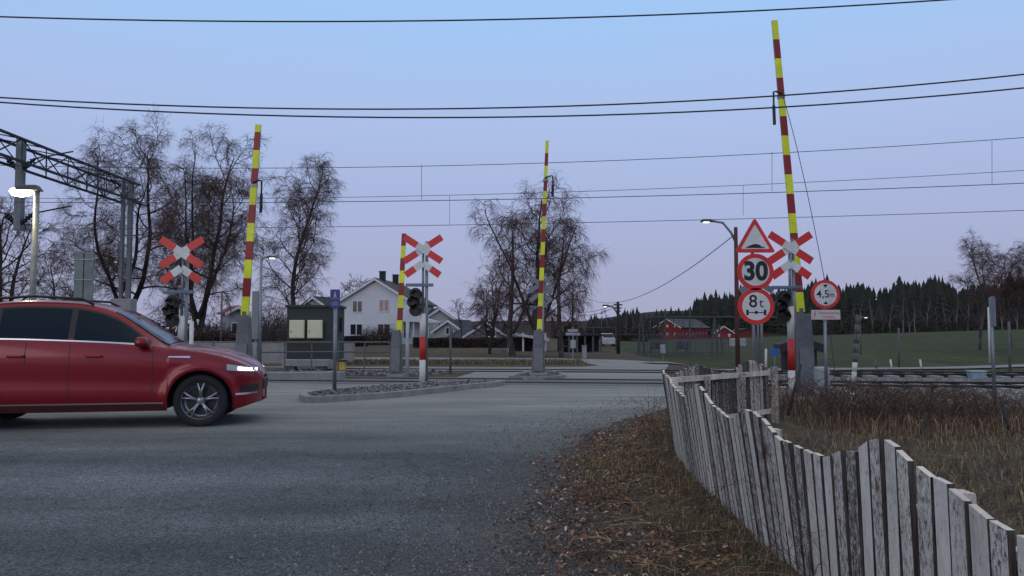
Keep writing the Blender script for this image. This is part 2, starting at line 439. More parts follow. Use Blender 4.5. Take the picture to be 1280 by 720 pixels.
# low planter kerb strip at left beside hut, concrete edge
mb = MB(); a = gp(150, 478); b = gp(425, 475)
mb.slab([(a.x, a.y), (b.x, b.y), (b.x+.1, b.y+.3), (a.x, a.y+.3)], -.05, .22)
tag(obj('concrete_edging', mb, M_concrete, bevel=.02), kind='structure')
def stones(name, region, n, smin, smax, m, label, z=0.0, seed=1):
    """irregular little rocks scattered in a region function"""
    rg = random.Random(seed); mb = MB(); k = 0
    while k < n:
        p = region(rg)
        if p is None: continue
        k += 1; r = rg.uniform(smin, smax)*(1 if rg.random() < .9 else 1.6); a = rg.uniform(0, 6.28)
        b = len(mb.v)
        zz = p[2]
        for i in range(4):
            w = a+i*PI/2+rg.uniform(-.4, .4); q = r*rg.uniform(.7, 1.2)
            mb.v.append((p[0]+q*math.cos(w), p[1]+q*math.sin(w), zz-.002+r*.12))
        for i in range(3):
            w = a+i*PI*2/3+rg.uniform(-.5, .5); q = r*.55
            mb.v.append((p[0]+q*math.cos(w), p[1]+q*math.sin(w), zz+r*rg.uniform(.5, .95)))
        for f in ((0, 1, 4), (1, 5, 4), (1, 2, 5), (2, 3, 5), (3, 6, 5), (3, 0, 6), (0, 4, 6), (4, 5, 6)):
            mb.f.append(tuple(b+q for q in f)); mb.m.append(rg.randrange(3))
    return tag(obj(name, mb, m), label, name.replace('_', ' '), kind='stuff')
M_st = [mat('stone_a', (.06, .06, .065), .9), mat('stone_b', (.13, .13, .135), .9), mat('stone_c', (.24, .235, .23), .9)]
def in_poly(x, y, poly):
    c = False
    for i in range(len(poly)):
        x1, y1 = poly[i-1]; x2, y2 = poly[i]
        if (y1 > y) != (y2 > y) and x < (x2-x1)*(y-y1)/(y2-y1)+x1: c = not c
    return c
def reg_poly(poly, z):
    x0 = min(p[0] for p in poly); x1 = max(p[0] for p in poly); y0 = min(p[1] for p in poly); y1 = max(p[1] for p in poly)
    def f(rg):
        x, y = rg.uniform(x0, x1), rg.uniform(y0, y1)
        return (x, y, z) if in_poly(x, y, poly) else None
    return f
stones('island_stones', reg_poly(isl, .09), 2600, .018, .045, M_st, 'grey crushed stone filling the kerbed island', seed=3)
stones('islet_stones', reg_poly(isl2, .07), 900, .02, .05, M_st, 'grey crushed stone on the small islet around the thin boom', seed=4)
def reg_ballast(rg):
    X = rg.uniform(5.2, 20) if rg.random() < .8 else rg.uniform(-12, -8); 
    d = rg.choice((-1, 1))*abs(rg.gauss(1.6, .45)) if rg.random() < .8 else rg.uniform(-.6, .6)
    Y = track_y(X)+d
    z = -.07 if abs(d) < 1.5 else -.07-(abs(d)-1.5)*.22
    if X < 0: z = .015
    return (X, Y, z)
stones('ballast_stones', reg_ballast, 7000, .025, .055, [M_st[1], M_st[2], mat('stone_d', (.38, .37, .36), .9)], 'pale crushed ballast stones along the nearer track', seed=5)
def reg_leftgr(rg):
    p = gp(rg.uniform(300, 372), rg.uniform(478, 500)); return (p.x, p.y, .006)
def reg_backgr(rg):
    X = rg.uniform(-7.4, -2.2); return (X, rg.uniform(24.2, 26.2), 0.0)
stones('shoulder_stones', reg_backgr, 2500, .03, .07, M_st, 'grey crushed stone heap behind the short boom', seed=8)
def edge_x(Y):
    return interp(Y, [p[1] for p in right_edge[:80] if p[1] < 20], [p[0] for p in right_edge[:80] if p[1] < 20])
def reg_verge(rg):
    Y = 2.2+(rg.random()**1.6)*14; X = edge_x(Y)+rg.gauss(-.35, .6)
    if X > 1.4+.0*Y and Y < 7.5: return None
    return (X, Y, .006)
stones('loose_gravel', reg_verge, 20000, .003, .011, M_st, 'loose dark gravel between the asphalt and the verge', seed=9)
def reg_road(rg):
    Y = 2.4+(rg.random()**2)*10; X = rg.uniform(-.75*Y, edge_x(Y))
    return (X, Y, .006)
stones('road_grit', reg_road, 7000, .002, .007, M_st, 'fine grit and pebbles strewn over the near asphalt', seed=10)

# ------------------------------------------------------------------ verge vegetation
M_dry = [mat('dry_straw', (.32, .22, .12), .9, var=.3), mat('dead_brown', (.11, .068, .048), .9, var=.3), mat('grass_dull', (.075, .09, .03), .9, var=.3)]
def fence_x(Y): return interp(Y, [0, 2, 5, 7.3, 8.6, 10.2], [1.48, 1.5, 1.53, 1.62, 1.76, 2.05])
def blades(name, region, n, hmin, hmax, w, weights, label, seed, lean=.9, mats=M_dry):
    rg = random.Random(seed); mb = MB(); k = 0
    while k < n:
        p = region(rg)
        if p is None: continue
        k += 1; h = rg.uniform(hmin, hmax); a = rg.uniform(0, 6.28); l = rg.uniform(.1, lean)*h
        dx, dy = math.cos(a), math.sin(a); wx, wy = -dy*w*.5, dx*w*.5; b = len(mb.v); z = p[2]-.005
        mb.v += [(p[0]-wx, p[1]-wy, z), (p[0]+wx, p[1]+wy, z), (p[0]+dx*l*.35-wx*.8, p[1]+dy*l*.35-wy*.8, z+h*.6), (p[0]+dx*l*.35+wx*.8, p[1]+dy*l*.35+wy*.8, z+h*.6), (p[0]+dx*l, p[1]+dy*l, z+h*(1-.35*l/h))]
        mi = rg.choices(range(len(mats)), weights)[0]
        mb.f += [(b, b+1, b+3, b+2), (b+2, b+3, b+4)]; mb.m += [mi, mi]
    return tag(obj(name, mb, mats), label, name.replace('_', ' '), kind='stuff')
clumps = [(rnd.uniform(.6, 1.5), rnd.uniform(2.2, 9)) for _ in range(45)]
def reg_tuft(rg):
    c = rg.choice(clumps); X = c[0]+rg.gauss(0, .12); Y = c[1]+rg.gauss(0, .12)
    if X > fence_x(Y) or X < edge_x(Y)+.1: return None
    return (X, Y, gz(X, Y))
def reg_fenceline(rg):
    Y = rg.uniform(2, 10); X = fence_x(Y)-abs(rg.gauss(0, .13)); return (X, Y, gz(X, Y))
def reg_wide(rg):
    Y = 2+rg.random()**1.3*14; X = edge_x(Y)+.12+abs(rg.gauss(0, .9))
    if Y < 10.2 and X > fence_x(Y)-.03: return None
    if X > edge_x(Y)+2.5: return None
    return (X, Y, gz(X, Y))
blades('verge_grass', reg_tuft, 3200, .03, .13, .004, (3, 2, 4), 'sparse grass tufts on the brown verge beside the fence', 11)
blades('fence_foot_grass', reg_fenceline, 2600, .03, .17, .004, (3, 6, 2), 'dry grass growing up along the foot of the picket fence', 12, 1.5)
blades('flattened_straw', reg_wide, 6000, .012, .05, .004, (3, 5, 1), 'flattened dead straw lying on the verge', 13, 5)
def reg_right(rg):
    Y = 2.6+rg.random()*16; X = fence_x(min(Y, 10.2))+.1+rg.random()*(Y*.75)
    if Y > 10.2 and X < 4.2: return None
    if abs(Y-track_y(X)) < 2.3 or Y > track_y(X): return None
    return (X, Y, gz(X, Y))
blades('dead_grass', reg_right, 26000, .03, .16, .007, (3, 5, 2), 'dead brown grass on the plot behind the fence', 14, 1.5)
def reg_right2(rg):
    X = rg.uniform(4.6, 14); Y = 10+rg.random()*7+rg.gauss(0, .4)
    if Y > track_y(X)-2.5: return None
    return (X, Y, gz(X, Y))
blades('tall_dead_grass', reg_right2, 12000, .1, .42, .009, (3, 7, 0), 'tall dead grass and weeds in front of the rails', 15, .7)
def reg_far(rg):
    X = rg.uniform(-9, 3); Y = rg.uniform(31.8, 36); return (X, Y, gz(X, Y))
blades('strip_grass', reg_far, 9000, .05, .2, .02, (2, 4, 2), 'brown grass strip between the two far roads', 16)
def reg_far2(rg):
    X = rg.uniform(5.9, 30); Y = rg.uniform(24.5, 33); 
    if abs(Y-track_y(X, 5.6)) < 2.3 or X < 5.4+.25*(Y-24): return None
    return (X, Y, gz(X, Y))
blades('lineside_grass', reg_far2, 9000, .04, .2, .02, (2, 3, 4), 'rough grass between the rails and the field path', 17)
# leaves
M_leaf = [mat('leaf_brown', (.2, .085, .045), .8, var=.3), mat('leaf_tan', (.34, .2, .12), .8, var=.3), mat('leaf_dark', (.06, .03, .022), .8), mat('leaf_pale', (.45, .38, .34), .8)]
rg = random.Random(21); mb = MB(); k = 0
hot = [(edge_x(q)+rnd.uniform(-.05, 1.2), q) for q in [2.4+rnd.random()**1.3*9.6 for _ in range(90)]]
while k < 8500:
    if rg.random() < .6:
        c = rg.choice(hot); X, Y = c[0]+rg.gauss(0, .2), c[1]+rg.gauss(0, .3)
    else:
        p = reg_wide(rg)
        if p is None: continue
        X, Y = p[0], p[1]
    if Y < 2 or X < edge_x(Y)-.25 or (Y < 10.2 and X > fence_x(Y)-.02): continue
    k += 1; r = rg.uniform(.006, .022); a = rg.uniform(0, 6.28); z = gz(X, Y)+.006+rg.random()*.02; b = len(mb.v)
    t1, t2 = rg.uniform(-.7, .7), rg.uniform(-.7, .7)
    for i, (u, v) in enumerate(((1, 0), (.25, .55), (-.8, .25), (-.9, -.2), (.2, -.55))):
        x_, y_ = u*math.cos(a)-v*math.sin(a), u*math.sin(a)+v*math.cos(a)
        mb.v.append((X+r*x_, Y+r*y_, z+r*(t1*x_+t2*y_)+(.3*r if i in (1, 4) else 0)))
    mb.f += [(b, b+1, b+2), (b, b+2, b+3), (b, b+3, b+4)]; mi = rg.choices(range(4), (5, 3, 4, .5))[0]; mb.m += [mi]*3
tag(obj('fallen_leaves', mb, M_leaf), 'brown fallen leaves strewn over the verge', 'leaves', kind='stuff')
# straw stems, twigs on the verge
rg = random.Random(22); mb = MB()
for k in range(1700):
    Y = 2.3+rg.random()**1.4*11; X = edge_x(Y)+.25+rg.random()*1.5
    if Y < 10.2 and X > fence_x(Y)-.05: continue
    a = rg.gauss(0, .7) if rg.random() < .6 else rg.uniform(0, 6.28); l = rg.uniform(.05, .34); z = .015
    p0 = Vector((X, Y, z)); p2 = p0+Vector((math.cos(a)*l, math.sin(a)*l, rg.uniform(0, .05))); p1 = (p0+p2)/2+Vector((rg.gauss(0, .015), rg.gauss(0, .015), rg.uniform(0, .03)))
    mb.tube([p0, p1, p2], rg.uniform(.0008, .0025), 3, rg.choices((0, 1), (2, 3))[0])
tag(obj('fallen_twigs', mb, [M_dry[0], M_dry[1]]), 'dead stems and twigs lying on the verge', 'twigs', kind='stuff')
def brambles(name, centre, sx, sy, n, hmin, hmax, r, label, seed, m, z=None):
    rg = random.Random(seed); mb = MB()
    for k in range(n):
        X = centre[0]+rg.gauss(0, sx); Y = centre[1]+rg.gauss(0, sy); h = rg.uniform(hmin, hmax); a = rg.uniform(0, 6.28); l = h*rg.uniform(.3, 1.4)
        z0 = gz(X, Y)
        pts = []
        for i in range(6):
            t = i/5; pts.append((X+math.cos(a)*l*t+rg.gauss(0, .015), Y+math.sin(a)*l*t+rg.gauss(0, .015), z0+h*math.sin(t*rg.uniform(1.9, 2.5)) if False else z0+h*(1-(1-min(1, t*1.3))**2)-h*.5*max(0, t-.5)))
        mb.tube(pts, [r*(1-.12*i) for i in range(6)], 3)
        for j in (2, 3, 4):
            q = Vector(pts[j]); mb.tube([q, q+Vector((rg.gauss(0, .1), rg.gauss(0, .1), rg.uniform(.02, .16)))*h*1.6], [r*.6, r*.3], 3)
    return tag(obj(name, mb, m), label, 'brambles', kind='stuff')
M_cane = mat('bramble_cane', (.085, .048, .036), .9, var=.4)
brambles('bramble_bush', (5.6, 12.9), .7, .7, 330, .25, .85, .006, 'tangle of dead canes beside the fence end, near the warning post', 31, M_cane)
brambles('bramble_bush', (7.2, 13.4), .9, .6, 420, .25, .8, .006, 'widest tangle of reddish dead canes below the clearance sign', 32, M_cane)
brambles('bramble_bush', (9.6, 13.2), 1.1, .5, 330, .2, .6, .006, 'low tangle of dead canes at the right edge of the plot', 33, M_cane)
brambles('dead_weeds', (1.1, 4.9), .07, .1, 5, .25, .55, .0025, 'few thin dark stems rising from the verge before the fence', 34, M_cane)
brambles('dead_weeds', (1.42, 3.9), .12, .25, 12, .2, .5, .0025, 'thin dark stems leaning against the nearest fence boards', 35, M_cane)
brambles('dead_weeds', (1.72, 9.2), .1, .35, 26, .25, .6, .003, 'dead reddish weed stems at the far corner of the fence', 36, M_cane)
brambles('dead_weeds', (.42, 4.6), .06, .08, 22, .04, .12, .003, 'small dark dead weed clump on the gravel edge', 37, M_cane)
brambles('dead_weeds', (.62, 6.2), .09, .08, 30, .04, .14, .003, 'dead reddish weed clump farther up the gravel edge', 38, M_cane)

# ------------------------------------------------------------------ picket fences
def paint_wood():
    m = bpy.data.materials.new('peeling_paint'); m.use_nodes = True; nt = m.node_tree; N = nt.nodes; L = nt.links
    b = N['Principled BSDF']; b.inputs['Roughness'].default_value = .85; b.inputs['Specular IOR Level'].default_value = .2
    tc = N.new('ShaderNodeNewGeometry')
    def noise(sc, st, det=6, r=.7):
        mp = N.new('ShaderNodeMapping'); mp.inputs['Scale'].default_value = st; L.new(tc.outputs['Position'], mp.inputs[0])
        n = N.new('ShaderNodeTexNoise'); n.inputs['Scale'].default_value = sc; n.inputs['Detail'].default_value = det; n.inputs['Roughness'].default_value = r; L.new(mp.outputs[0], n.inputs['Vector']); return n.outputs[0]
    def ramp(src, a, c, lo, hi):
        r = N.new('ShaderNodeValToRGB'); r.color_ramp.elements[0].position = lo; r.color_ramp.elements[1].position = hi
        r.color_ramp.elements[0].color = (*a, 1); r.color_ramp.elements[1].color = (*c, 1); L.new(src, r.inputs[0]); return r.outputs[0]
    def mix(f, a, c, bt='MIX'):
        x = N.new('ShaderNodeMix'); x.data_type = 'RGBA'; x.blend_type = bt
        if isinstance(f, float): x.inputs[0].default_value = f
        else: L.new(f, x.inputs[0])
        L.new(a, x.inputs[6]); L.new(c, x.inputs[7]); return x.outputs[2]
    wood = ramp(noise(14, (6, 6, .5)), (.014, .011, .01), (.13, .11, .1), .3, .7)
    paint = ramp(noise(7, (1, 1, .3)), (.48, .43, .38), (.78, .71, .64), .3, .7)
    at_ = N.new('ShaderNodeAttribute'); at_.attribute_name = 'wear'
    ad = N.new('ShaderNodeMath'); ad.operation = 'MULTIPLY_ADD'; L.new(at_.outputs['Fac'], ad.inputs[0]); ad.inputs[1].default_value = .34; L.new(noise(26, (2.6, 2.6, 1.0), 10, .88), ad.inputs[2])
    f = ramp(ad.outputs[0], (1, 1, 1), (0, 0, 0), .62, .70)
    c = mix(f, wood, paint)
    c = mix(1.0, c, ramp(noise(3.0, (1, 1, 1)), (.3, .16, .13), (1, 1, 1), .33, .42), 'MULTIPLY')
    L.new(c, b.inputs['Base Color'])
    bp = N.new('ShaderNodeBump'); bp.inputs['Strength'].default_value = .6; bp.inputs['Distance'].default_value = .004; L.new(ad.outputs[0], bp.inputs['Height']); L.new(bp.outputs[0], b.inputs['Normal'])
    return m
M_paint = paint_wood()
def wear_attr(o, vals):
    a = o.data.attributes.new('wear', 'FLOAT', 'FACE'); a.data.foreach_set('value', vals)
TOPY = [0, 1.5, 2.4, 2.81, 3.21, 3.5, 3.8, 4.2, 4.77, 5.23, 5.7, 6.15, 6.5, 6.86, 7.3, 8.0, 8.5, 8.95, 9.4, 9.8, 10.2]
TOPZ = [.72, .70, .735, .81, .90, .81, .735, .75, .865, .755, .80, .92, .86, .765, .79, .87, .88, .77, .79, .87, .78]
def cosint(x, xs, ys):
    if x <= xs[0]: return ys[0]
    for i in range(1, len(xs)):
        if x <= xs[i]:
            t = (x-xs[i-1])/(xs[i]-xs[i-1]); return ys[i-1]+(ys[i]-ys[i-1])*ss(t)
    return ys[-1]
def board(mb, base, d, nrm, w, th, h0, h1, lean, zb, wears, wr, z_off=0):
    """upright board; d along fence, nrm outward normal, top cut from h0 to h1, lean metres per metre along nrm, several vertical cells"""
    b = len(mb.v)
    lv = [0, .33, .66, 1]
    for i, t in enumerate(lv):
        for (a, q) in ((-w/2, 0), (w/2, 0), (w/2, th), (-w/2, th)):
            hh = (h0 if a < 0 else h1)
            z = zb+(hh-zb)*t
            wob = math.sin(t*5+base.x*40+base.y*31)*.003
            p = base+d*(a+wob)+nrm*(q+lean*z); mb.v.append((p.x, p.y, p.z+z))
    for i in range(3):
        for k in range(4):
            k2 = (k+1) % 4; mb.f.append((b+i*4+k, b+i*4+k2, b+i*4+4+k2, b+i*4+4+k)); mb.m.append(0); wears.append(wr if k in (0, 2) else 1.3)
    mb.f.append((b+12, b+13, b+14, b+15)); mb.m.append(0); wears.append(0.0)
rg = random.Random(44)
F1 = thing('picket_fence', 'long white picket fence with wavy top and peeling paint in the right foreground', 'fence')
mb = MB(); wears = []; Y = .9
while Y < 10.25:
    X = fence_x(Y); X2 = fence_x(Y+.1)
    d = Vector((X2-X, .1, 0)).normalized(); nrm = Vector((-d.y, d.x, 0))
    w = rg.uniform(.084, .1); lean = .12*ss((Y-3)/2)+.02+rg.gauss(0, .006)
    back = 0
    jj = rg.gauss(0, .0035); h0 = cosint(Y-w/2, TOPY, TOPZ)+jj; h1 = cosint(Y+w/2, TOPY, TOPZ)+jj
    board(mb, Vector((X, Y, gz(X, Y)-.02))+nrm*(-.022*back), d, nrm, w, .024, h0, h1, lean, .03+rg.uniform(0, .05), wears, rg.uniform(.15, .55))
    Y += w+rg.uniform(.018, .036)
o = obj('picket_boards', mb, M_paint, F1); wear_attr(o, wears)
def rail_path(F, fx, y0, y1, z, off, lean):
    mb = MB(); wv = []
    pts = []
    n = max(2, int((y1-y0)/.5))
    for i in range(n+1):
        Y = y0+(y1-y0)*i/n; l = .12*ss((Y-3)/2)+.02; pts.append(Vector((fx(Y)+off-l*z, Y, z)))
    for a, b in zip(pts, pts[1:]):
        b0 = len(mb.v)
        for p in (a, b):
            for (q, r_) in ((0, -.04), (.035, -.04), (.035, .04), (0, .04)): mb.v.append((p.x+q, p.y, p.z+r_))
        for k in range(4):
            k2 = (k+1) % 4; mb.f.append((b0+k, b0+k2, b0+4+k2, b0+4+k)); mb.m.append(0); wv.append(.35)
    o = obj('rail', mb, M_paint, F); wear_attr(o, wv)
rail_path(F1, fence_x, .9, 10.2, .2, .026, 0); rail_path(F1, fence_x, .9, 10.2, .6, .026, 0)
for Y in (1.1, 2.9, 4.75, 6.55, 8.4, 10.15):
    mb = MB(); wv = []; X = fence_x(Y)+.065; l = .12*ss((Y-3)/2)+.02
    for i in range(1):
        mb.box((X+.035-l*.33, Y, .33), (.085, .085, .8), M=Matrix(((1, 0, -l), (0, 1, 0), (0, 0, 1))))
    o = obj('post', mb, M_paint, F1); wear_attr(o, [.3]*len(mb.f))
# return section running away to the right, seen from its rail side
F2 = thing('picket_fence', 'far section of weathered grey picket fence turning right behind the white one, rails towards us', 'fence')
A = Vector((2.12, 10.3, 0)); B = Vector((3.92, 12.1, 0)); d = (B-A).normalized(); nrm = Vector((-d.y, d.x, 0)); LN = (B-A).length
mb = MB(); wears = []; t = 0
while t < LN:
    w = rg.uniform(.07, .095); p = A+d*t
    hz = .80+.075*math.sin((t-.12)*2*PI/1.55)+.05*ss(t/LN)
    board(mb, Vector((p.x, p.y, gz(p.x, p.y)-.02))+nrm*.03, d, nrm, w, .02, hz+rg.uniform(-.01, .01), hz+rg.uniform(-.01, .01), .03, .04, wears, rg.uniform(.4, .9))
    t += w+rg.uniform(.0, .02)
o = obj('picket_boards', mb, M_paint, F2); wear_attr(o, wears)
for z in (.12, .69):
    mb = MB(); c = (A+B)/2; M = Matrix(((d.x, nrm.x, 0), (d.y, nrm.y, 0), (0, 0, 1)))
    mb.box((c.x, c.y, z), (LN, .035, .07), M=M); o = obj('rail', mb, M_paint, F2); wear_attr(o, [.3]*len(mb.f))
for t in (.62, 1.55, 2.5):
    p = A+d*t-nrm*.06; mb = MB(); mb.box((p.x, p.y, .36), (.055 if t < 2.4 else .1, .06, .7 if t < 2.4 else .84), M=M); o = obj('post', mb, M_paint, F2); wear_attr(o, [.5]*len(mb.f))

# ------------------------------------------------------------------ crossing signals
def cross_arm(mb, c, L_, th, ang, y, redfrac=.34, half=None):
    """one slanted arm in XZ plane, 3 pieces front coloured; mats 0 white 1 red 2 back"""
    dx, dz = math.cos(ang), math.sin(ang); nx_, nz_ = -dz, dx
    def seg(a, b, y0, y1, mi):
        mb.prism([(c[0]+dx*a+nx_*th/2*s1, c[1]+dz*a+nz_*th/2*s1) for a, s1 in ((a, -1), (b, -1), (b, 1), (a, 1))], y0, y1, mi)
    h = L_/2
    lo = -h if half is None else 0
    seg(lo, h, y, y+.012, 2)
    if half is None:
        seg(-h, -h+L_*redfrac, y-.004, y-.0005, 1); seg(h-L_*redfrac, h, y-.004, y-.0005, 1); seg(-h+L_*redfrac, h-L_*redfrac, y-.004, y-.0005, 0)
    else:
        seg(h-L_*redfrac, h, y-.004, y-.0005, 1); seg(0, h-L_*redfrac, y-.004, y-.0005, 0)
def crossing_signal(label, loc, H, side=-1, rz=0, pole_h=None, sleeve_h=1.65, plain=False):
    T = thing('crossing_signal', label, 'crossing signal', loc, rz, 'crossbuck signals at the level crossing')
    mb = MB(); mb.tube([(.085*(-side), .03, -.1), (.085*(-side), .03, H-.1)], .038, 12); obj('pole', mb, M_pole, T, True)
    if plain: sleeve_h = .05
    mb = MB(); n = 14; zs = [0, sleeve_h*.33, sleeve_h*.66, sleeve_h]
    for i in range(3): mb.tube([(0, 0, zs[i]-.05*(i == 0)), (0, 0, zs[i+1])], .075, 14, 1 if i == 1 else 0)
    obj('sleeve', mb, [M_postw, M_postr], T, True)
    mb = MB(); mb.tube([(0, 0, sleeve_h), (0, 0, H-.25)], .03, 8); obj('mast', mb, M_pole, T, True)
    zc = H-.3
    for ang, y in ((R(33), -.075), (R(180-33), -.095)):
        mb = MB(); cross_arm(mb, (0, zc), 1.08, .165, ang, y); obj('cross_arm', mb, [M_white_sign, M_red_sign, M_grey_back], T)
    mb = MB(); cross_arm(mb, (0, zc-.34), 1.0, .165, R(-35), -.075, .27, 1); cross_arm(mb, (0, zc-.34), 1.0, .165, R(180+35), -.0925, .27, 1); obj('lower_arms', mb, [M_white_sign, M_red_sign, M_grey_back], T)
    mb = MB(); mb.box((side*.08, -.02, zc-.86), (.66, .07, .075)); obj('crossbar', mb, M_bar, T, bevel=.01)
    if plain: return T
    # signal head: black backplate of three merged discs with hoods
    x0 = side*.17; z0 = zc-1.27
    head = MB()
    for (dx, dz, r) in ((0, .19, .15), (-side*-.07, -.0, .14), (0, -.2, .15)):
        head.disc(x0+dx, z0+dz, r, -.1, -.04, n=20)
    head.prism([(x0-.1, z0-.25), (x0+.1, z0-.25), (x0+.1, z0+.25), (x0-.1, z0+.25)], -.04, .02)
    hd = obj('signal_head', head, M_black, T)
    for (dx, dz) in ((0, .19), (side*.07, 0), (0, -.2)):
        l = MB(); l.disc(x0+dx, z0+dz, .08, -.108, -.101, n=18); obj('lens', l, mat('dark_lens', (.006, .004, .004), .4), hd)
        l = MB()
        for k in range(9):
            a0, a1 = PI*k/9-.2, PI*(k+1)/9-.2
            l.poly([(x0+dx+.1*math.cos(a0), -.11, z0+dz+.1*math.sin(a0)), (x0+dx+.1*math.cos(a1), -.11, z0+dz+.1*math.sin(a1)), (x0+dx+.1*math.cos(a1), -.26, z0+dz+.1*math.sin(a1)-.02), (x0+dx+.1*math.cos(a0), -.26, z0+dz+.1*math.sin(a0)-.02)])
        obj('hood', l, M_black, hd)
    return T
p = gp(528, 483); crossing_signal('red and white crossbuck signal on the kerbed island, facing us, beside the short boom', (p.x, p.y, .09), 3.5, -1)
p = gp(225, 490); crossing_signal('red and white crossbuck signal standing behind the red car', (p.x*1.0, p.y, 0), 3.33, -1)
X = 6.02; crossing_signal('red and white crossbuck signal at the tall right boom, partly behind the warning triangle', (X, 17.3, gz(X, 17.3)), 3.42-gz(X, 17.3), -1, sleeve_h=2.05)
crossing_signal('grey back of a crossbuck signal beyond the rails, behind the thin middle boom', (1.08, 30, 0), 3.4, 1, PI)
crossing_signal('grey back of a crossbuck signal hidden mostly by the axle load sign', (6.82, 22.2, gz(6.82, 22.2)), 3.2, 1, PI, plain=True)

# ------------------------------------------------------------------ boom barriers
def boom_barrier(label, base, Z_top_px, bot_px, top_px, nseg, first_top, ped_w, ped_h, w0, w1, pendant, seglist=None):
    T = thing('boom_barrier', label, 'boom barrier', base, 0, 'raised level crossing booms')
    Y = base[1]
    b = at(bot_px[0], bot_px[1], Y)-Vector(base); t = at(top_px[0], top_px[1], Y)-Vector(base)
    b.y = t.y = 0
    ped = MB()
    ped.box((0, .05, ped_h*.5), (ped_w, .34, ped_h), top=(.62, .7))
    o = obj('pedestal', ped, M_ped, T, bevel=.02)
    c = MB(); c.box((0, -.135, ped_h*.36), (ped_w*.62, .02, ped_h*.5), M=Matrix.Rotation(R(-2), 3, 'X')); obj('service_door', c, mat('door_grey', (.16, .165, .18), .5, .2), o, bevel=.005)
    f = MB(); f.box((0, .05, .04), (ped_w*1.25, .5, .1)); obj('foundation', f, M_concrete, T)
    arm = MB(); arm.box((b.x, .05, b.z-.12), (.1, .2, .42)); obj('hinge_block', arm, M_ped, T, bevel=.01)
    mb = MB()
    fr = seglist or [i/nseg for i in range(nseg+1)]
    for i in range(len(fr)-1):
        a0, a1 = fr[i], fr[i+1]    # fractions from the top
        p1 = t.lerp(b, a0); p2 = t.lerp(b, a1); r1 = w1+(w0-w1)*a0; r2 = w1+(w0-w1)*a1
        yellow = (i % 2 == 0) == (first_top == 'y')
        mi = 0 if yellow else 1
        b0 = len(mb.v)
        for p, r in ((p1, r1), (p2, r2)):
            for sx, sy in ((-1, -1), (1, -1), (1, 1), (-1, 1)): mb.v.append((p.x+sx*r/2, sy*.04, p.z))
        for k in range(4):
            k2 = (k+1) % 4; mb.f.append((b0+k, b0+4+k, b0+4+k2, b0+k2)); mb.m.append(mi)
        if i == 0: mb.f.append((b0, b0+1, b0+2, b0+3)); mb.m.append(mi)
    obj('boom', mb, [M_yellow, M_bred], T)
    if pendant:
        fr_, sd, ln = pendant
        p = t.lerp(b, fr_)
        m_ = MB(); m_.tube([(p.x-sd*.02, -.05, p.z-.01), (p.x+sd*.14, -.07, p.z+.04), (p.x+sd*.2, -.07, p.z+.03), (p.x+sd*.2, -.07, p.z-ln*.45)], .022, 6)
        m_.tube([(p.x+sd*.2, -.07, p.z-ln*.4), (p.x+sd*.19, -.07, p.z-ln)], .038, 8); obj('folded_support', m_, M_black, T)
        m_ = MB(); m_.box((p.x, -.0, p.z-.08), (.15, .12, .06)); obj('clamp', m_, M_pole, T)
    return T
Xr = 6.78; RB = boom_barrier('tallest yellow and red boom, raised beside the round signs on the right', (Xr, 18.6, gz(Xr, 18.6)), 0, (1001, 390), (968, 26), 15, 'y', .5, 1.72-gz(Xr, 18.6), .17, .13, (.255, -1, .75))
p = gp(303, 483); boom_barrier('yellow and red boom raised behind the front of the red car', (p.x, p.y, 0), 0, (306, 394), (323, 156), 11, 'y', .42, 1.68, .18, .13, (.305, 1, .75), [0, .04]+[.04+.96*i/10 for i in range(1, 11)])
p = gp(673, 473); boom_barrier('slender yellow and red boom raised alone on the small stone islet', (p.x, p.y, .07), 0, (674, 415), (684, 176), 15, 'y', .4, 1.28, .14, .09, (.195, 1, .55))
p = gp(495, 471); boom_barrier('shortest yellow and red boom, raised left of the island crossbuck', (p.x, p.y, 0), 0, (499, 416), (505, 292), 8, 'r', .4, 1.35, .16, .12, None)
# guy wire from tall boom
mb = MB(); a = at(978, 118, 18.5); b = at(1031, 352, 18.1); e = at(1044, 470, 17.9)
pts = []
for i in range(15):
    t = i/14; q = a*(1-t)**2+2*(at(1003, 200, 18.4))*t*(1-t)+b*t*t; pts.append(q)
pts.append(e); mb.tube(pts, .008, 4); tag(obj('stay_cable', mb, M_wiref), 'thin slack cable dropping from the tallest boom past the clearance sign', 'cable')
# control box at right boom
T = thing('equipment_cabinet', 'pale rounded grey cabinet at the foot of the tallest boom', 'cabinet', (6.9, 17.9, gz(6.9, 17.9)))
mb = MB(); mb.box((0, 0, .55), (.3, .25, .62)); obj('box', mb, mat('cab_pale', (.3, .34, .34), .6, var=.15), T, bevel=.05)
mb = MB(); mb.tube([(-.05, 0, -.1), (-.05, 0, .3)], .03, 8); mb.tube([(.08, 0, -.1), (.08, 0, .3)], .03, 8); obj('legs', mb, M_pole, T)

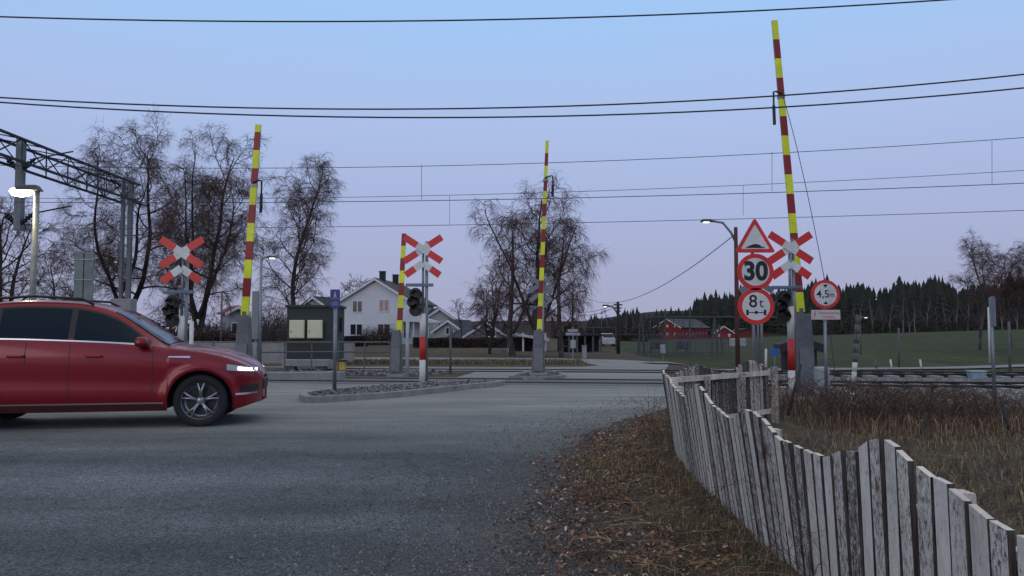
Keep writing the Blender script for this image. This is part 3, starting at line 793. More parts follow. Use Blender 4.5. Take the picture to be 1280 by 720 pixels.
# ------------------------------------------------------------------ road signs
def round_sign(T, z, r, inner=.74):
    mb = MB(); mb.disc(0, z, r, -.03, -.015, 0); mb2 = MB(); mb2.disc(0, z, r, -.0148, -.008, 0)
    pl = obj('sign_plate', mb, M_red_sign, T)
    m = MB(); m.disc(0, z, r*inner, -.034, -.0305); obj('sign_face', m, M_white_sign, pl)
    m = MB(); m.disc(0, z, r*.99, -.014, -.009); obj('sign_back', m, M_grey_back, pl)
    return pl
sx, sy = 4.02, 13.2; g0 = gz(sx, sy)
T = thing('road_sign', 'stacked signs on one post: bump warning triangle, 30 limit, 8 t axle load', 'road sign', (sx, sy, g0))
def zpx(px, py, Y, g): return at(px, py, Y).z-g
mb = MB(); mb.tube([(-.03, .03, -.2), (-.03, .03, zpx(945, 276, sy, g0)-.2)], .03, 12); obj('post', mb, M_pole, T, True)
z30 = zpx(946, 340, sy, g0); z8 = zpx(946, 383, sy, g0)
for z in (z30, z8):
    mb = MB(); mb.box((-.03, .0, z+.1), (.12, .03, .04)); mb.box((-.03, .0, z-.1), (.12, .03, .04)); obj('bracket', mb, M_pole, T)
p30 = round_sign(T, z30, .302, .76)
text('digits', '30', .42, M_black, p30, (0, -.0355, z30), .016, .95)
p8 = round_sign(T, z8, .302, .76)
text('digits', '8', .29, M_black, p8, (-.05, -.0355, z8+.075), .003)
text('letter', 't', .22, M_black, p8, (.085, -.0355, z8+.055), .0)
mb = MB()
for s_ in (-1, 1): mb.prism([(s_*.145-.02, z8-.145), (s_*.145+.02, z8-.145), (s_*.145+.02, z8-.055), (s_*.145-.02, z8-.055)], -.037, -.0345)
mb.prism([(-.13, z8-.107), (.13, z8-.107), (.13, z8-.093), (-.13, z8-.093)], -.0368, -.0345)
mb.disc(0, z8-.1, .028, -.0372, -.0345, n=16); obj('axle_symbol', mb, M_black, p8)
zt = zpx(946, 298, sy, g0)
def tri(cz, hw, hh, rr=.03):
    P = []
    for cx, cz_, a in ((0, hh*.62, 90), (-hw, -hh*.38, 210), (hw, -hh*.38, 330)):
        for k in range(-3, 4):
            w = R(a+k*18); P.append((cx*(1-rr*1.2/hw)+rr*math.cos(w), cz+cz_*(1-rr*1.2/hw)+rr*math.sin(w)))
    return P
mb = MB(); mb.prism(tri(zt-.02, .325, .56), -.03, -.015); pt = obj('sign_plate', mb, M_red_sign, T)
mb = MB(); mb.prism(tri(zt-.025, .232, .40, .012), -.034, -.0305); obj('sign_face', mb, M_white_sign, pt)
zb = zt-.155
mb = MB(); mb.prism([(-.15, zb-.008), (.15, zb-.008), (.15, zb+.008), (.11, zb+.012), (.07, zb+.045), (0, zb+.06), (-.06, zb+.045), (-.1, zb+.03), (-.12, zb+.012), (-.15, zb+.008)], -.0375, -.0345); obj('bump_symbol', mb, M_black, pt)
# clearance sign
sx, sy = 6.5, 16.6; g0 = gz(sx, sy)
T = thing('road_sign', 'round 4,5 m height limit sign with a pale notice plate below', 'road sign', (sx, sy, g0))
z = zpx(1031, 368, sy, g0)
mb = MB(); mb.tube([(0, .03, -.2), (0, .03, z+.1)], .034, 12); obj('post', mb, M_pole, T, True)
pl = round_sign(T, z, .3, .78)
text('digits', '4,5', .22, M_black, pl, (-.055, -.0355, z), .002)
text('letter', 'm', .15, M_black, pl, (.135, -.0355, z-.012), .001)
mb = MB()
mb.prism([(-.05, z+.205), (.05, z+.205), (0, z+.135)][::-1], -.0365, -.0345); mb.prism([(-.05, z-.205), (.05, z-.205), (0, z-.135)], -.0365, -.0345); obj('arrowheads', mb, M_black, pl)
z2 = zpx(1031, 393.5, sy, g0)
mb = MB(); mb.box((0, -.02, z2), (.6, .012, .2)); pl = obj('notice_plate', mb, mat('notice_pale', (.55, .5, .5), .4, var=.05), T, bevel=.004)
M_nred = mat('notice_red', (.5, .12, .1), .5)
text('lettering', 'Høyspenning', .085, M_nred, pl, (.06, -.0285, z2+.04), .0)
text('lettering', 'Livsfare', .085, M_nred, pl, (.06, -.0285, z2-.045), .0)
mb = MB(); mb.prism([(-.22, z2+.08), (-.26, z2-.0), (-.235, z2), (-.25, z2-.08), (-.2, z2+.02), (-.225, z2+.02), (-.2, z2+.08)][::-1], -.0295, -.0265); obj('lightning_symbol', mb, M_nred, pl)
# blue path sign on island
p = gp(418, 495)
T = thing('road_sign', 'narrow blue footpath sign on a thin grey post at the left tip of the island', 'road sign', (p.x, p.y, .05))
mb = MB(); mb.tube([(0, 0, -.05), (0, 0, 1.95)], .04, 10); obj('post', mb, M_pole, T, True)
zt_ = at(418, 373.5, p.y).z-.05
mb = MB(); mb.box((0, -.045, zt_), (.2, .012, .38)); pl = obj('sign_plate', mb, mat('sign_blue', (.006, .02, .2), .4, var=.08), T, bevel=.008)
mb = MB(); mb.disc(0, zt_+.125, .018, -.056, -.0525, n=12); mb.prism([(-.03, zt_+.02), (-.012, zt_+.02), (0, zt_+.06), (.012, zt_+.02), (.03, zt_+.02), (.02, zt_+.1), (-.02, zt_+.1)], -.056, -.0525)
for s_ in (-1, 1):
    n = 16
    for i in range(n):
        a0, a1 = 2*PI*i/n, 2*PI*(i+1)/n; cx, cz = s_*.037, zt_-.105
        mb.poly([(cx+.03*math.cos(a0), -.054, cz+.03*math.sin(a0)), (cx+.03*math.cos(a1), -.054, cz+.03*math.sin(a1)), (cx+.02*math.cos(a1), -.054, cz+.02*math.sin(a1)), (cx+.02*math.cos(a0), -.054, cz+.02*math.sin(a0))])
mb.prism([(-.037, zt_-.11), (-.01, zt_-.06), (.03, zt_-.06), (.037, zt_-.11), (.028, zt_-.07), (-.004, zt_-.07)], -.056, -.0525)
mb.box((0, -.0535, zt_), (.18, .003, .006)); obj('symbols', mb, mat('symbol_grey', (.3, .34, .4), .5), pl)
# delineator by the track at right (leaning banded post) etc.
def simple_post(name, label, cat, loc, top, r0, r1, m, bands=None, group=None):
    """round post from loc to loc+top"""
    n = len(bands) if bands else 1
    T = None; mb = MB(); top = Vector(top)
    for i in range(n):
        a, b = i/n, (i+1)/n; a_ = top*a; b_ = top*b
        if i == 0: a_ = -top*.04
        mb.tube([a_, b_], [r0+(r1-r0)*a, r0+(r1-r0)*b], 10, bands[i] if bands else 0)
    o = obj(name, mb, m if isinstance(m, list) else [m], None, True, loc); return tag(o, label, cat, group)
b_ = Vector((7.25, 17.2, gz(7.25, 17.2))); t_ = at(1073, 394, 17.2)
simple_post('leaning_pole', 'leaning dark and white banded pole right of the clearance sign', 'pole', b_, t_-b_, .045, .06, [M_postw, M_wood], [0, 0, 1, 0, 0, 1, 1, 1, 1, 1])
# right edge notice mast (grey post with two plates seen edge-on)
b_ = Vector((11.9, 19.75-2.2, 0)); b_.z = gz(b_.x, b_.y); 
Yb = 17.0
bb = at(1243, 478, Yb); tt = at(1238, 372, Yb); gbb = gz(bb.x, Yb)
T = thing('track_sign', 'grey lineside sign seen from the side on a slightly leaning post at the right edge', 'sign', (bb.x, Yb, gbb))
mb = MB(); mb.tube([(0, 0, -.1), (tt.x-bb.x, 0, tt.z-gbb)], .035, 10); obj('post', mb, M_pole, T, True)
mb = MB(); zc_ = at(1239, 389, Yb).z-gbb; mb.box((-.02, -.06, zc_), (.18, .02, .62), M=Matrix.Rotation(R(35), 3, 'Z')); obj('plate', mb, M_grey_back, T, bevel=.004)
mb = MB(); mb.box((.06, .05, zc_-.02), (.16, .02, .6), M=Matrix.Rotation(R(35), 3, 'Z')); obj('plate', mb, mat('plate_pale', (.3, .32, .34), .5), T, bevel=.004)
# small cable box beside rails
bx = gp(1221, 480, -.2)
T = thing('junction_box', 'small pale blue grey box low beside the rails at right', 'box', (at(1221, 474, 23.8).x, 23.8, gz(13.8, 23.8)))
mb = MB(); mb.box((0, 0, .3), (.42, .3, .36)); obj('box', mb, mat('box_blue', (.24, .3, .36), .5), T, bevel=.02)
mb = MB(); mb.box((0, 0, .5), (.47, .35, .04)); obj('lid', mb, mat('box_lid', (.3, .35, .4), .5), T, bevel=.01)
# sticks/stakes
for px, y0, y1, lean, lab in ((985, 485, 520, 16, 'dark green stake leaning beside the fence end'), (1262, 500, 545, -10, 'short leaning dark stake in the dead grass at far right'), (1150, 515, 525, 8, 'stubby leaning stake in the middle of the dead grass')):
    Y = 13.5 if px < 1000 else 10.8
    b_ = at(px, y1, Y); b_.z = gz(b_.x, Y); t_ = at(px+lean, y0-(30 if px < 1000 else 0), Y)
    simple_post('wooden_stake', lab, 'stake', b_, t_-b_, .03, .025, mat('stake_dark', (.035, .04, .038), .9), None)
# backs of tall boards behind the car
p = (-.536*15, 15)
T = thing('information_sign', 'tall grey back of a double panel sign above the car roof', 'sign', (at(104, 400, 15).x, 15, 0))
z0 = at(104, 378, 15).z; z1 = at(104, 315, 15).z
for k, xx in enumerate((-.1, .1)):
    mb = MB(); mb.box((xx*.95, -.02, (z0+z1)/2-.15), (.17, .03, z1-z0+.3)); obj('panel', mb, mat('panel_green_grey', (.14, .18, .18), .5, .2), T, bevel=.004)
mb = MB(); mb.box((0, -.045, (z0+z1)/2-.05), (.38, .012, .02)); mb.box((0, -.045, (z0+z1)/2+.33), (.38, .012, .02)); obj('clamps', mb, M_pole, T)
mb = MB(); mb.tube([(0, .02, -.1), (0, .02, z1-.02)], .03, 10); obj('post', mb, M_pole, T, True)
# info boards left of lamp post at 320
p = gp(320, 478)
T = thing('information_sign', 'narrow tall grey sign panel on a post between left boom and slim lamp', 'sign', (at(319, 400, 21).x, 21, 0))
z0 = at(319, 424, 21).z; z1 = at(319, 364, 21).z
mb = MB(); mb.box((0, 0, (z0+z1)/2), (.17, .05, z1-z0)); obj('panel', mb, M_grey_back, T, bevel=.004)
mb = MB(); mb.tube([(0, .05, -.05), (0, .05, z0+.2)], .03, 8); obj('post', mb, M_pole, T, True)
# plain white and grey posts near island
for px, yb, yt, r, m, lab in ((509, 472, 374, .055, mat('pale_post', (.42, .43, .45), .5), 'pale grey plain post between the short boom and the crossbuck'), (563, 467, 408, .04, M_wood, 'thin dark wooden post right of the island crossbuck')):
    p = gp(px, yb); simple_post('plain_post', lab, 'post', p, Vector((0, 0, at(px, yt, p.y).z)), r, r, m)
# small blue sign far right & hut near right boom
T = thing('distance_sign', 'tiny round blue sign in the field behind the signal', 'sign', (at(968, 440, 34).x, 34, gz(11, 34)))
zc_ = at(968, 440, 34).z-gz(11, 34)
mb = MB(); mb.tube([(0, 0, -.1), (0, 0, zc_)], .03, 8); obj('post', mb, M_pole, T)
mb = MB(); mb.disc(0, zc_, .18, -.03, -.01, n=20); obj('plate', mb, mat('sign_blue2', (.03, .12, .4), .4), T)

# ------------------------------------------------------------------ street lamps
def street_lamp(label, base, H, arm, r, glow, m=M_pole, head=(.5, .14, .09), armz=.3, pole_top_extra=0, glow_m=None):
    T = thing('street_lamp', label, 'street lamp', base, 0, 'street lamps around the crossing')
    mb = MB(); mb.tube([(0, 0, -.1), (0, 0, H*.5), (0, 0, H)], [r, r*.9, r*.75], 12); obj('pole', mb, m, T, True)
    s_ = 1 if arm > 0 else -1
    z0 = H-pole_top_extra
    mb = MB(); mb.tube([(0, 0, z0-armz*1.0), (arm*.2, 0, z0-armz*.45), (arm*.55, 0, z0+armz*.1), (arm, 0, z0+armz*.2)], r*.5, 8); obj('arm', mb, M_pole, T, True)
    mb = MB(); mb.box((arm+s_*head[0]*.4, 0, z0+armz*.22), head, top=(.7, .6)); hd = obj('lamp_head', mb, mat('lamp_housing', (.05, .05, .055), .5), T, bevel=.02)
    mb = MB(); mb.box((arm+s_*head[0]*.45, -.01, z0+armz*.22-head[2]*.5-.012), (head[0]*.4, head[1]*.7, .015)); obj('lamp_glass', mb, glow_m or glow, hd)
    return T
Yl = 17
b_ = at(41, 400, Yl); zt = at(43, 238, Yl).z
T = thing('street_lamp', 'lit street lamp glowing warm at the left edge under the gantry', 'street lamp', (b_.x, Yl, 0), 0, 'street lamps around the crossing')
mb = MB(); mb.tube([(-.04, 0, -.1), (0, 0, zt)], [.075, .055], 12); obj('pole', mb, mat('lamp_pole_pale', (.22, .23, .2), .5, .2), T, True)
mb = MB(); mb.box((-.18, 0, zt+.05), (.55, .26, .13), top=(.7, .6)); hd = obj('lamp_head', mb, mat('lamp_housing', (.05, .05, .055), .5), T, bevel=.03)
mb = MB(); mb.tube([(-.56, -.02, zt-.0), (-.5, -.02, zt-.03), (-.32, -.02, zt-.045), (-.15, -.02, zt-.03), (-.1, -.02, zt)], [.03, .08, .1, .08, .03], 14); obj('lamp_glass', mb, M_lampglow, hd, True)
ld = bpy.data.lights.new('lamp', 'POINT'); ld.energy = 60; ld.color = (1, .85, .62); ld.shadow_soft_size = .15
lo = bpy.data.objects.new('lamp_light', ld); COL.objects.link(lo); lo.parent = T; lo.location = (-.32, -.05, zt-.2)
Y = 23; b_ = at(325, 430, Y); street_lamp('slim grey lamp post with a short arm between the left boom and the hut', (b_.x, Y, 0), at(325, 322, Y).z, .16, .05, M_lampsmall, armz=.1, head=(.34, .14, .07))
Y = 24; b_ = at(922, 440, Y); zz = gz(b_.x, Y); street_lamp('lamp with curved arm on a brown wooden pole beside the stacked signs', (b_.x, Y, zz), at(922, 284, Y).z-zz, -.7, .075, M_lampsmall, M_brownpole, armz=.55, head=(.42, .14, .09), pole_top_extra=-.08)
Y = 48; b_ = at(773, 440, Y); zz = gz(b_.x, Y); UP = street_lamp('distant lit lamp on a dark utility pole beyond the junction', (b_.x, Y, zz), at(773, 377, Y).z-zz, -.6, .11, M_lampsmall, M_limb, armz=.5, head=(.4, .2, .12), pole_top_extra=.35)
mb = MB(); 
for k in range(3): mb.box((0, 0, at(773, 381+k*4, Y).z-zz), (.5-.1*k, .1, .08))
obj('crossarms', mb, M_limb, UP)
Y = 60; b_ = at(1079, 420, Y); zz = gz(b_.x, Y); street_lamp('tiny distant lit lamp above the field right of the leaning pole', (b_.x-.2, Y, zz), at(1079, 397, Y).z-zz, .25, .05, M_lampsmall, M_wood, armz=.2, head=(.4, .2, .1))
Y = 62; b_ = at(716, 430, Y); zz = gz(b_.x, Y); street_lamp('farthest lit lamp just right of the middle birch crown', (b_.x, Y, zz), at(720, 366, Y).z-zz, .7, .08, M_lampsmall, M_limb, armz=.5, head=(.4, .2, .1))

# ------------------------------------------------------------------ overhead wires
def wire(label, pts, r, m=M_wire, name='overhead_wire', group=None, n=40):
    """quadratic through three 3-D points, extended both ways"""
    a, b, c = [Vector(p) for p in pts]; tb = (b.x-a.x)/(c.x-a.x); P = []
    for i in range(n+1):
        t = -.35+1.7*i/n
        l0 = (t-tb)*(t-1)/((0-tb)*(0-1)); l1 = t*(t-1)/(tb*(tb-1)); l2 = t*(t-tb)/(1-tb)
        P.append(a*l0+b*l1+c*l2)
    mb = MB(); mb.tube(P, r, 5); return tag(obj(name, mb, m), label, 'wire', group)
wire('single thick power cable crossing the very top of the view', (at(0, 21, 15), at(400, 27, 15), at(1180, 0, 15)), .016)
wire('upper cable of the close pair of thick power lines', (at(0, 122, 17), at(560, 136, 17), at(1280, 93, 17)), .018)
wire('lower cable of the close pair of thick power lines', (at(0, 128, 17), at(500, 147, 17), at(1280, 110, 17)), .018)
def rw(px, py, off):
    """point over the track seen at pixel column px, height row py"""
    u = (px-640)/1000
    Y = 21
    for _ in range(8): Y = track_y(u*Y, off)
    return at(px, py, Y)
def rail_wire(label, ys_, off, r):
    return wire(label, (rw(60, ys_[0], off), rw(640, ys_[1], off), rw(1280, ys_[2], off)), r, M_wiref, 'catenary_wire', 'railway overhead wires')
rail_wire('highest thin railway wire, carrying the nearer contact wire on droppers', (208, 205, 172), 0, .009)
rail_wire('nearer railway contact wire, second lowest of the thin wires', (253, 249, 229), 0, .01)
rail_wire('farther railway messenger wire, just above the nearer contact wire', (248, 242, 213), 5.6, .009)
rail_wire('lowest thin railway wire, the farther contact wire', (286, 280, 263), 5.6, .01)
for px, y0, y1, off in ((527, 206, 250, 0), (965, 190, 239, 0), (562, 244, 281, 5.6), (929, 232, 269, 5.6), (250, 208, 254, 0), (1240, 176, 231, 0)):
    mb = MB(); mb.tube([rw(px, y0, off), rw(px, y1, off)], .006, 4)
    tag(obj('dropper_wire', mb, M_wiref), 'vertical dropper wire at %s of the %s railway line' % ({527: 'the left middle', 965: 'the stacked signs', 562: 'the left middle', 929: 'the brown lamp pole', 250: 'the left birch', 1240: 'the far right'}[px], 'nearer' if off == 0 else 'farther'), 'wire', 'short droppers between railway wires')
# slack service line from brown pole to the far lamp
a = at(921, 291, 24); b = at(735, 373, 60); P = []
for i in range(25):
    t = i/24; q = a.lerp(b, t); q.z -= 1.9*4*t*(1-t)*.55; P.append(q)
mb = MB(); mb.tube(P, .014, 5); tag(obj('service_line', mb, M_wiref), 'slack cable curving from the brown lamp pole towards the distant lamps', 'wire')
for y0, lab in ((383, 'upper'), (387, 'lower')):
    a = at(700, y0, 62); b = at(771, y0-4, 48); P = []
    for i in range(13):
        t = i/12; q = a.lerp(b, t); q.z -= .5*4*t*(1-t); P.append(q)
    mb = MB(); mb.tube(P, .015, 4); tag(obj('service_line', mb, M_wiref), lab+' thin line between the farthest lamp and the dark utility pole', 'wire')

# ------------------------------------------------------------------ catenary gantry (left)
GX = -14.7
T = thing('overhead_gantry', 'black lattice gantry spanning the rails at the upper left on a twin mast', 'gantry', (GX, 30.3, 0))
M_gan = mat('gantry_steel', (.016, .019, .023), .6, .3, var=.25)
zt = at(150, 228, 30).z; zb_ = at(150, 250, 30).z
tr = MB()
chords = [(-.35, zt), (.35, zt), (-.35, zb_), (.35, zb_)]
for cx, cz in chords: tr.box((cx, -11, cz), (.07, 22.6, .07))
n = 18
for i in range(n):
    y0, y1 = -22+i*22/n+.2, -22+(i+1)*22/n+.2
    for s_ in (-.35, .35):
        tr.tube([(s_, y0, zb_ if i % 2 else zt), (s_, y1, zt if i % 2 else zb_)], .025, 4)
        tr.tube([(s_, y0, zb_), (s_, y0, zt)], .018, 4)
    tr.tube([(-.35, y0, zt), (.35, y1, zt)], .018, 4); tr.tube([(.35, y0, zb_), (-.35, y1, zb_)], .018, 4)
obj('truss', tr, M_gan, T)
for s_ in (-.13, .15):
    mb = MB(); mb.box((s_, 0, (zt+.2)/2), (.15 if s_ > 0 else .1, .16, zt+.3)); obj('mast', mb, mat('mast_grey', (.11, .12, .13), .6, .3), T)
mb = MB(); mb.box((-.0, 0, 1.1), (.75, .5, 2.9)); obj('mast_casing', mb, M_concrete, T, bevel=.02)
for Yd, lab in ((-6.6, 0), (-12.5, 1)):
    yd = Yd
    mb = MB(); mb.box((0, yd, zt-1.25), (.2, .2, 2.75)); dp = obj('drop_post', mb, mat('drop_post', (.15, .165, .18), .6, .3), T)
    for k, (dz, ins) in enumerate(((-2.5, 1), (-.85, 1))):
        for s_ in (-1, 1):
            mb = MB(); mb.tube([(0, yd, zt+dz), (s_*.42, yd, zt+dz+.38)], .045, 8)
            for q in range(4):
                t = .25+.18*q; mb.tube([(s_*.42*t, yd, zt+dz+.38*t), (s_*.42*(t+.06), yd, zt+dz+.38*(t+.06))], .085, 8)
            mb.tube([(s_*.42, yd, zt+dz+.38), (s_*1.5, yd+.1, zt+dz+.62)], .025, 5)
            obj('insulator', mb, M_black, dp)
# feeder from gantry right hand
for k, (za, zb2, yd) in enumerate(((214, 260, 24), (236, 262, 22))):
    pass

# ------------------------------------------------------------------ trees
def tree_mesh(seed, H, spread, stems=1, fork=.25, limbs=16, dens=1.0, droop=1.0, r0=.2, lean=0, up=.55, wig=.16, lower=.18, twr=1.0, profile=None):
    rg = random.Random(seed); thick = MB(); thin = MB()
    def walk(p, d, L_, seg, grav, wg):
        pts = [p.copy()]; d = d.normalized(); s_ = L_/seg
        for i in range(seg):
            d = d+Vector((rg.gauss(0, wg), rg.gauss(0, wg), rg.gauss(0, wg)+grav)); d.normalize()
            p = p+d*s_; pts.append(p.copy())
        return pts
    def pick(pts, t):
        f = t*(len(pts)-1); i = min(int(f), len(pts)-2); return pts[i].lerp(pts[i+1], f-i), (pts[i+1]-pts[i]).normalized()
    def perp(d, ang, az=None):
        a = d.orthogonal().normalized(); b = d.cross(a); w = rg.uniform(0, 2*PI) if az is None else az
        return d*math.cos(ang)+(a*math.cos(w)+b*math.sin(w))*math.sin(ang)
    prof = profile or (lambda t: math.sin(PI*min(1, max(0, t))**.75)**.7)
    for s_ in range(stems):
        if s_ == 0: d0 = Vector((lean, 0, 1)); b0 = Vector((0, 0, -.1)); Hs = H; rr = r0
        else:
            a = 2*PI*s_/max(1, stems-1)+rg.uniform(-.5, .5); d0 = Vector((math.cos(a)*.42, math.sin(a)*.42, 1)); b0 = Vector((0, 0, H*fork*rg.uniform(.5, 1))); Hs = (H-b0.z)*rg.uniform(.72, .98); rr = r0*.62
        st = walk(b0, d0, Hs, 16, .06, wig*.4)
        sr = [rr*(1-i/17)**.8+.01 for i in range(17)]
        thick.tube(st, sr, 8)
        nl = int(limbs*(1 if s_ == 0 else .7)); az = rg.uniform(0, 6)
        for k in range(nl):
            t = lower+(1-lower)*(k+rg.random())/nl
            if s_: t = .12+.88*(k+rg.random())/nl
            p, d = pick(st, min(t, .995)); az += 2.4+rg.uniform(-.4, .4)
            Ll = spread*(.36+.64*prof((t-lower*.5)/(1-lower*.5)))*rg.uniform(.7, 1.15)*(1 if s_ == 0 else .65)
            dd = Vector((math.cos(az), math.sin(az), up+.55*t*t)).normalized()
            lp = walk(p, dd, Ll, 9, .05, wig)
            lr = [max(.012, rr*.42*(1-t*.6)*(1-i/10)) for i in range(10)]
            thick.tube(lp, lr, 5, cap=False)
            nb = int((2.5+Ll*2.6)*dens)
            for j in range(nb):
                t2 = .18+.82*(j+rg.random())/nb; q, e = pick(lp, min(t2, .99)); L2 = (Ll*.4+.25)*rg.uniform(.5, 1.2)*(1.15-t2*.5)
                bd = perp(e, rg.uniform(.6, 1.25)); bd.z += .05
                bp_ = walk(q, bd, L2, 6, -.01, wig*1.1)
                thin.tube(bp_, [max(.006, .022*(1-i/7))*twr for i in range(7)], 3, cap=False)
                nt_ = int((4+L2*5)*dens)
                for m_ in range(nt_):
                    t3 = .15+.85*(m_+rg.random())/nt_; w_, e2 = pick(bp_, min(t3, .99)); L3 = rg.uniform(.5, 1.2)*(.35+L2*.22)
                    tp = walk(w_, perp(e2, rg.uniform(.4, 1.1)), L3, 4, -.14*droop, wig)
                    thin.tube(tp, [.0075*twr, .0065*twr, .005*twr, .004*twr, .0025*twr], 3, cap=False)
                    for z_ in range(4 if dens > .7 else 3):
                        v_, e3 = pick(tp, rg.uniform(.2, .95)); L4 = rg.uniform(.25, .6)*(.5+.5*droop)
                        fp = walk(v_, perp(e3, rg.uniform(.3, .9)), L4, 3, -.3*droop, wig*.7)
                        thin.tube(fp, [.005*twr, .0042*twr, .003*twr, .002*twr], 3, cap=False)
    return thick, thin
TREES = 0
def tree(label, loc, args, name='bare_birch', group=None, tw=M_twig, tk=M_trunk, cat='tree', rz=0):
    T = thing(name, label, cat, loc, rz, group)
    a, b = tree_mesh(**args)
    obj('trunk', a, tk, T, True); obj('crown', b, tw, T)
    return T
def base_at(px, Y): 
    x = (px-640)/1000*Y*1.0; return Vector((x, Y, gz(x, Y)))
def treeH(px, py, Y, z=0): return at(px, py, Y).z-z
G = 'leafless birches behind the crossing'
Y = 54
tree('broad spreading bare birch right of the gantry mast', base_at(152, Y), dict(seed=3, H=treeH(150, 185, Y), spread=7.0, stems=3, fork=.32, limbs=13, dens=1.3, r0=.22, up=.28, wig=.24, lower=.12, twr=1.0), group=G, tk=M_limb)
Y = 50
tree('large multi-stemmed bare birch behind the left crossbuck', base_at(247, Y), dict(seed=8, H=treeH(240, 180, Y), spread=4.9, stems=4, fork=.2, limbs=14, dens=1.3, r0=.19, up=.6, wig=.17, lower=.12, twr=1.0), group=G, tk=M_limb)
Y = 52
tree('slimmer bare birch with an oval crown right of the left boom', base_at(372, Y), dict(seed=12, H=treeH(368, 196, Y), spread=3.6, stems=1, limbs=30, dens=1.15, r0=.17, up=.85, wig=.13, lower=.14, twr=1.0), group=G, tk=M_limb)
Y = 42
tree('tallest bare birch of the middle clump with drooping twigs, behind the thin boom', base_at(672, Y), dict(seed=21, H=treeH(668, 240, Y), spread=3.4, stems=3, fork=.15, limbs=15, dens=1.1, r0=.14, up=.55, wig=.16, lower=.14, droop=1.5, twr=.9), group=G, tk=M_limb)
tree('paler slanting birch at the left of the middle clump', base_at(641, 43), dict(seed=25, H=treeH(640, 262, 43), spread=2.2, stems=2, fork=.2, limbs=14, dens=.8, r0=.16, up=.7, wig=.16, lower=.2, droop=1.1, twr=.9, lean=-.05), group=G)
tree('small weeping birch at the right of the middle clump', base_at(702, 41), dict(seed=27, H=treeH(705, 285, 41), spread=2.0, stems=1, limbs=16, dens=1.05, r0=.13, up=.5, wig=.15, lower=.2, droop=2.0, twr=.9), group=G)
tree('low rounded bushy bare tree left of the middle birches', base_at(612, 48), dict(seed=31, H=treeH(612, 352, 48), spread=2.0, stems=3, fork=.1, limbs=12, dens=1.1, r0=.1, up=.7, lower=.08, twr=1.0, droop=.2), name='bare_tree', tw=M_twig2, tk=M_limb)
tree('dense bare tree at the left edge below the lit lamp', base_at(2, 44), dict(seed=41, H=treeH(0, 268, 44), spread=4.2, stems=3, fork=.15, limbs=14, dens=1.0, r0=.22, up=.4, lower=.12, twr=1.1, droop=.2), name='bare_tree', tk=M_limb)
tree('small bare tree in front of the spreading birch, above the car roof', base_at(68, 58), dict(seed=43, H=treeH(68, 330, 58), spread=2.6, stems=2, fork=.15, limbs=12, dens=.9, r0=.14, up=.5, lower=.12, twr=1.2, droop=.3), name='bare_tree', tk=M_limb, tw=M_twig2)
tree('rounded bare tree rising behind the white house', base_at(447, 104), dict(seed=45, H=treeH(447, 347, 104), spread=3.6, stems=3, fork=.2, limbs=12, dens=.7, r0=.2, up=.6, lower=.2, twr=2.4, droop=.2), name='bare_tree', tk=M_limb, tw=M_twig2)
tree('thin young bare tree standing between the garages', base_at(577, 74), dict(seed=47, H=treeH(577, 376, 74), spread=1.5, stems=1, limbs=12, dens=.6, r0=.06, up=1.2, lower=.2, twr=1.4, droop=.2), name='bare_tree', tk=M_limb)
GR = 'leafless trees at the right edge of the field'
ta = tree('tallest bare tree on the right, above the lineside sign', base_at(1224, 72), dict(seed=51, H=treeH(1224, 303, 72, 0)-gz(42, 72), spread=2.9, stems=2, fork=.3, limbs=18, dens=1.05, r0=.13, up=.7, lower=.3, twr=1.1, droop=.7), name='bare_tree', group=GR)
tb_ = tree('rounder bare tree at the right edge beside the tallest one', base_at(1262, 76), dict(seed=53, H=treeH(1262, 323, 76, 0)-gz(46, 76), spread=2.9, stems=3, fork=.3, limbs=15, dens=1.05, r0=.12, up=.6, lower=.3, twr=1.1, droop=.7), name='bare_tree', group=GR)
dup(ta, None, 'bare tree just outside the right edge, branches reaching in', base_at(1300, 74), 2.0)
# shrubs at left behind car / hut
def shrub(label, px, Y, w, h, n, m, seed, name='shrub'):
    rg = random.Random(seed); c = base_at(px, Y); mb = MB()
    for k in range(n):
        a = rg.uniform(0, 6.28); q = rg.random()**.5*w; x, y = math.cos(a)*q, math.sin(a)*q*.6; hh = h*rg.uniform(.5, 1)*(1-.35*(q/w)**2)
        p0 = Vector((x*.7, y*.7, 0)); pts = [p0]; d = Vector((x*.25/w+rg.gauss(0, .15), rg.gauss(0, .2), 1))
        for i in range(4):
            d = (d+Vector((rg.gauss(0, .18), rg.gauss(0, .18), 0))).normalized(); p0 = p0+d*hh/4; pts.append(p0)
        mb.tube(pts, [.02, .016, .012, .009, .006], 3, cap=False)
        for j in range(8):
            s_ = pts[rg.randint(1, 4)]; e = s_+Vector((rg.gauss(0, .22), rg.gauss(0, .22), rg.uniform(.05, .35)))*h*.4
            mb.tube([s_, s_.lerp(e, .5)+Vector((0, 0, .03)), e], [.009, .007, .004], 3, cap=False)
    o = obj(name, mb, m); o.location = c; return tag(o, label, 'shrub')
shrub('reddish bare shrub left of the left boom', 272, 45, 2.6, 2.0, 420, M_twig2, 61)
shrub('pale bare shrub between the slim lamp and the hut', 345, 46, 1.9, 3.3, 380, mat('pale_twigs', (.1, .085, .08), .9), 62)
shrub('brown bare shrub before the white house wall', 475, 80, 2.8, 2.2, 350, M_twig2, 63)
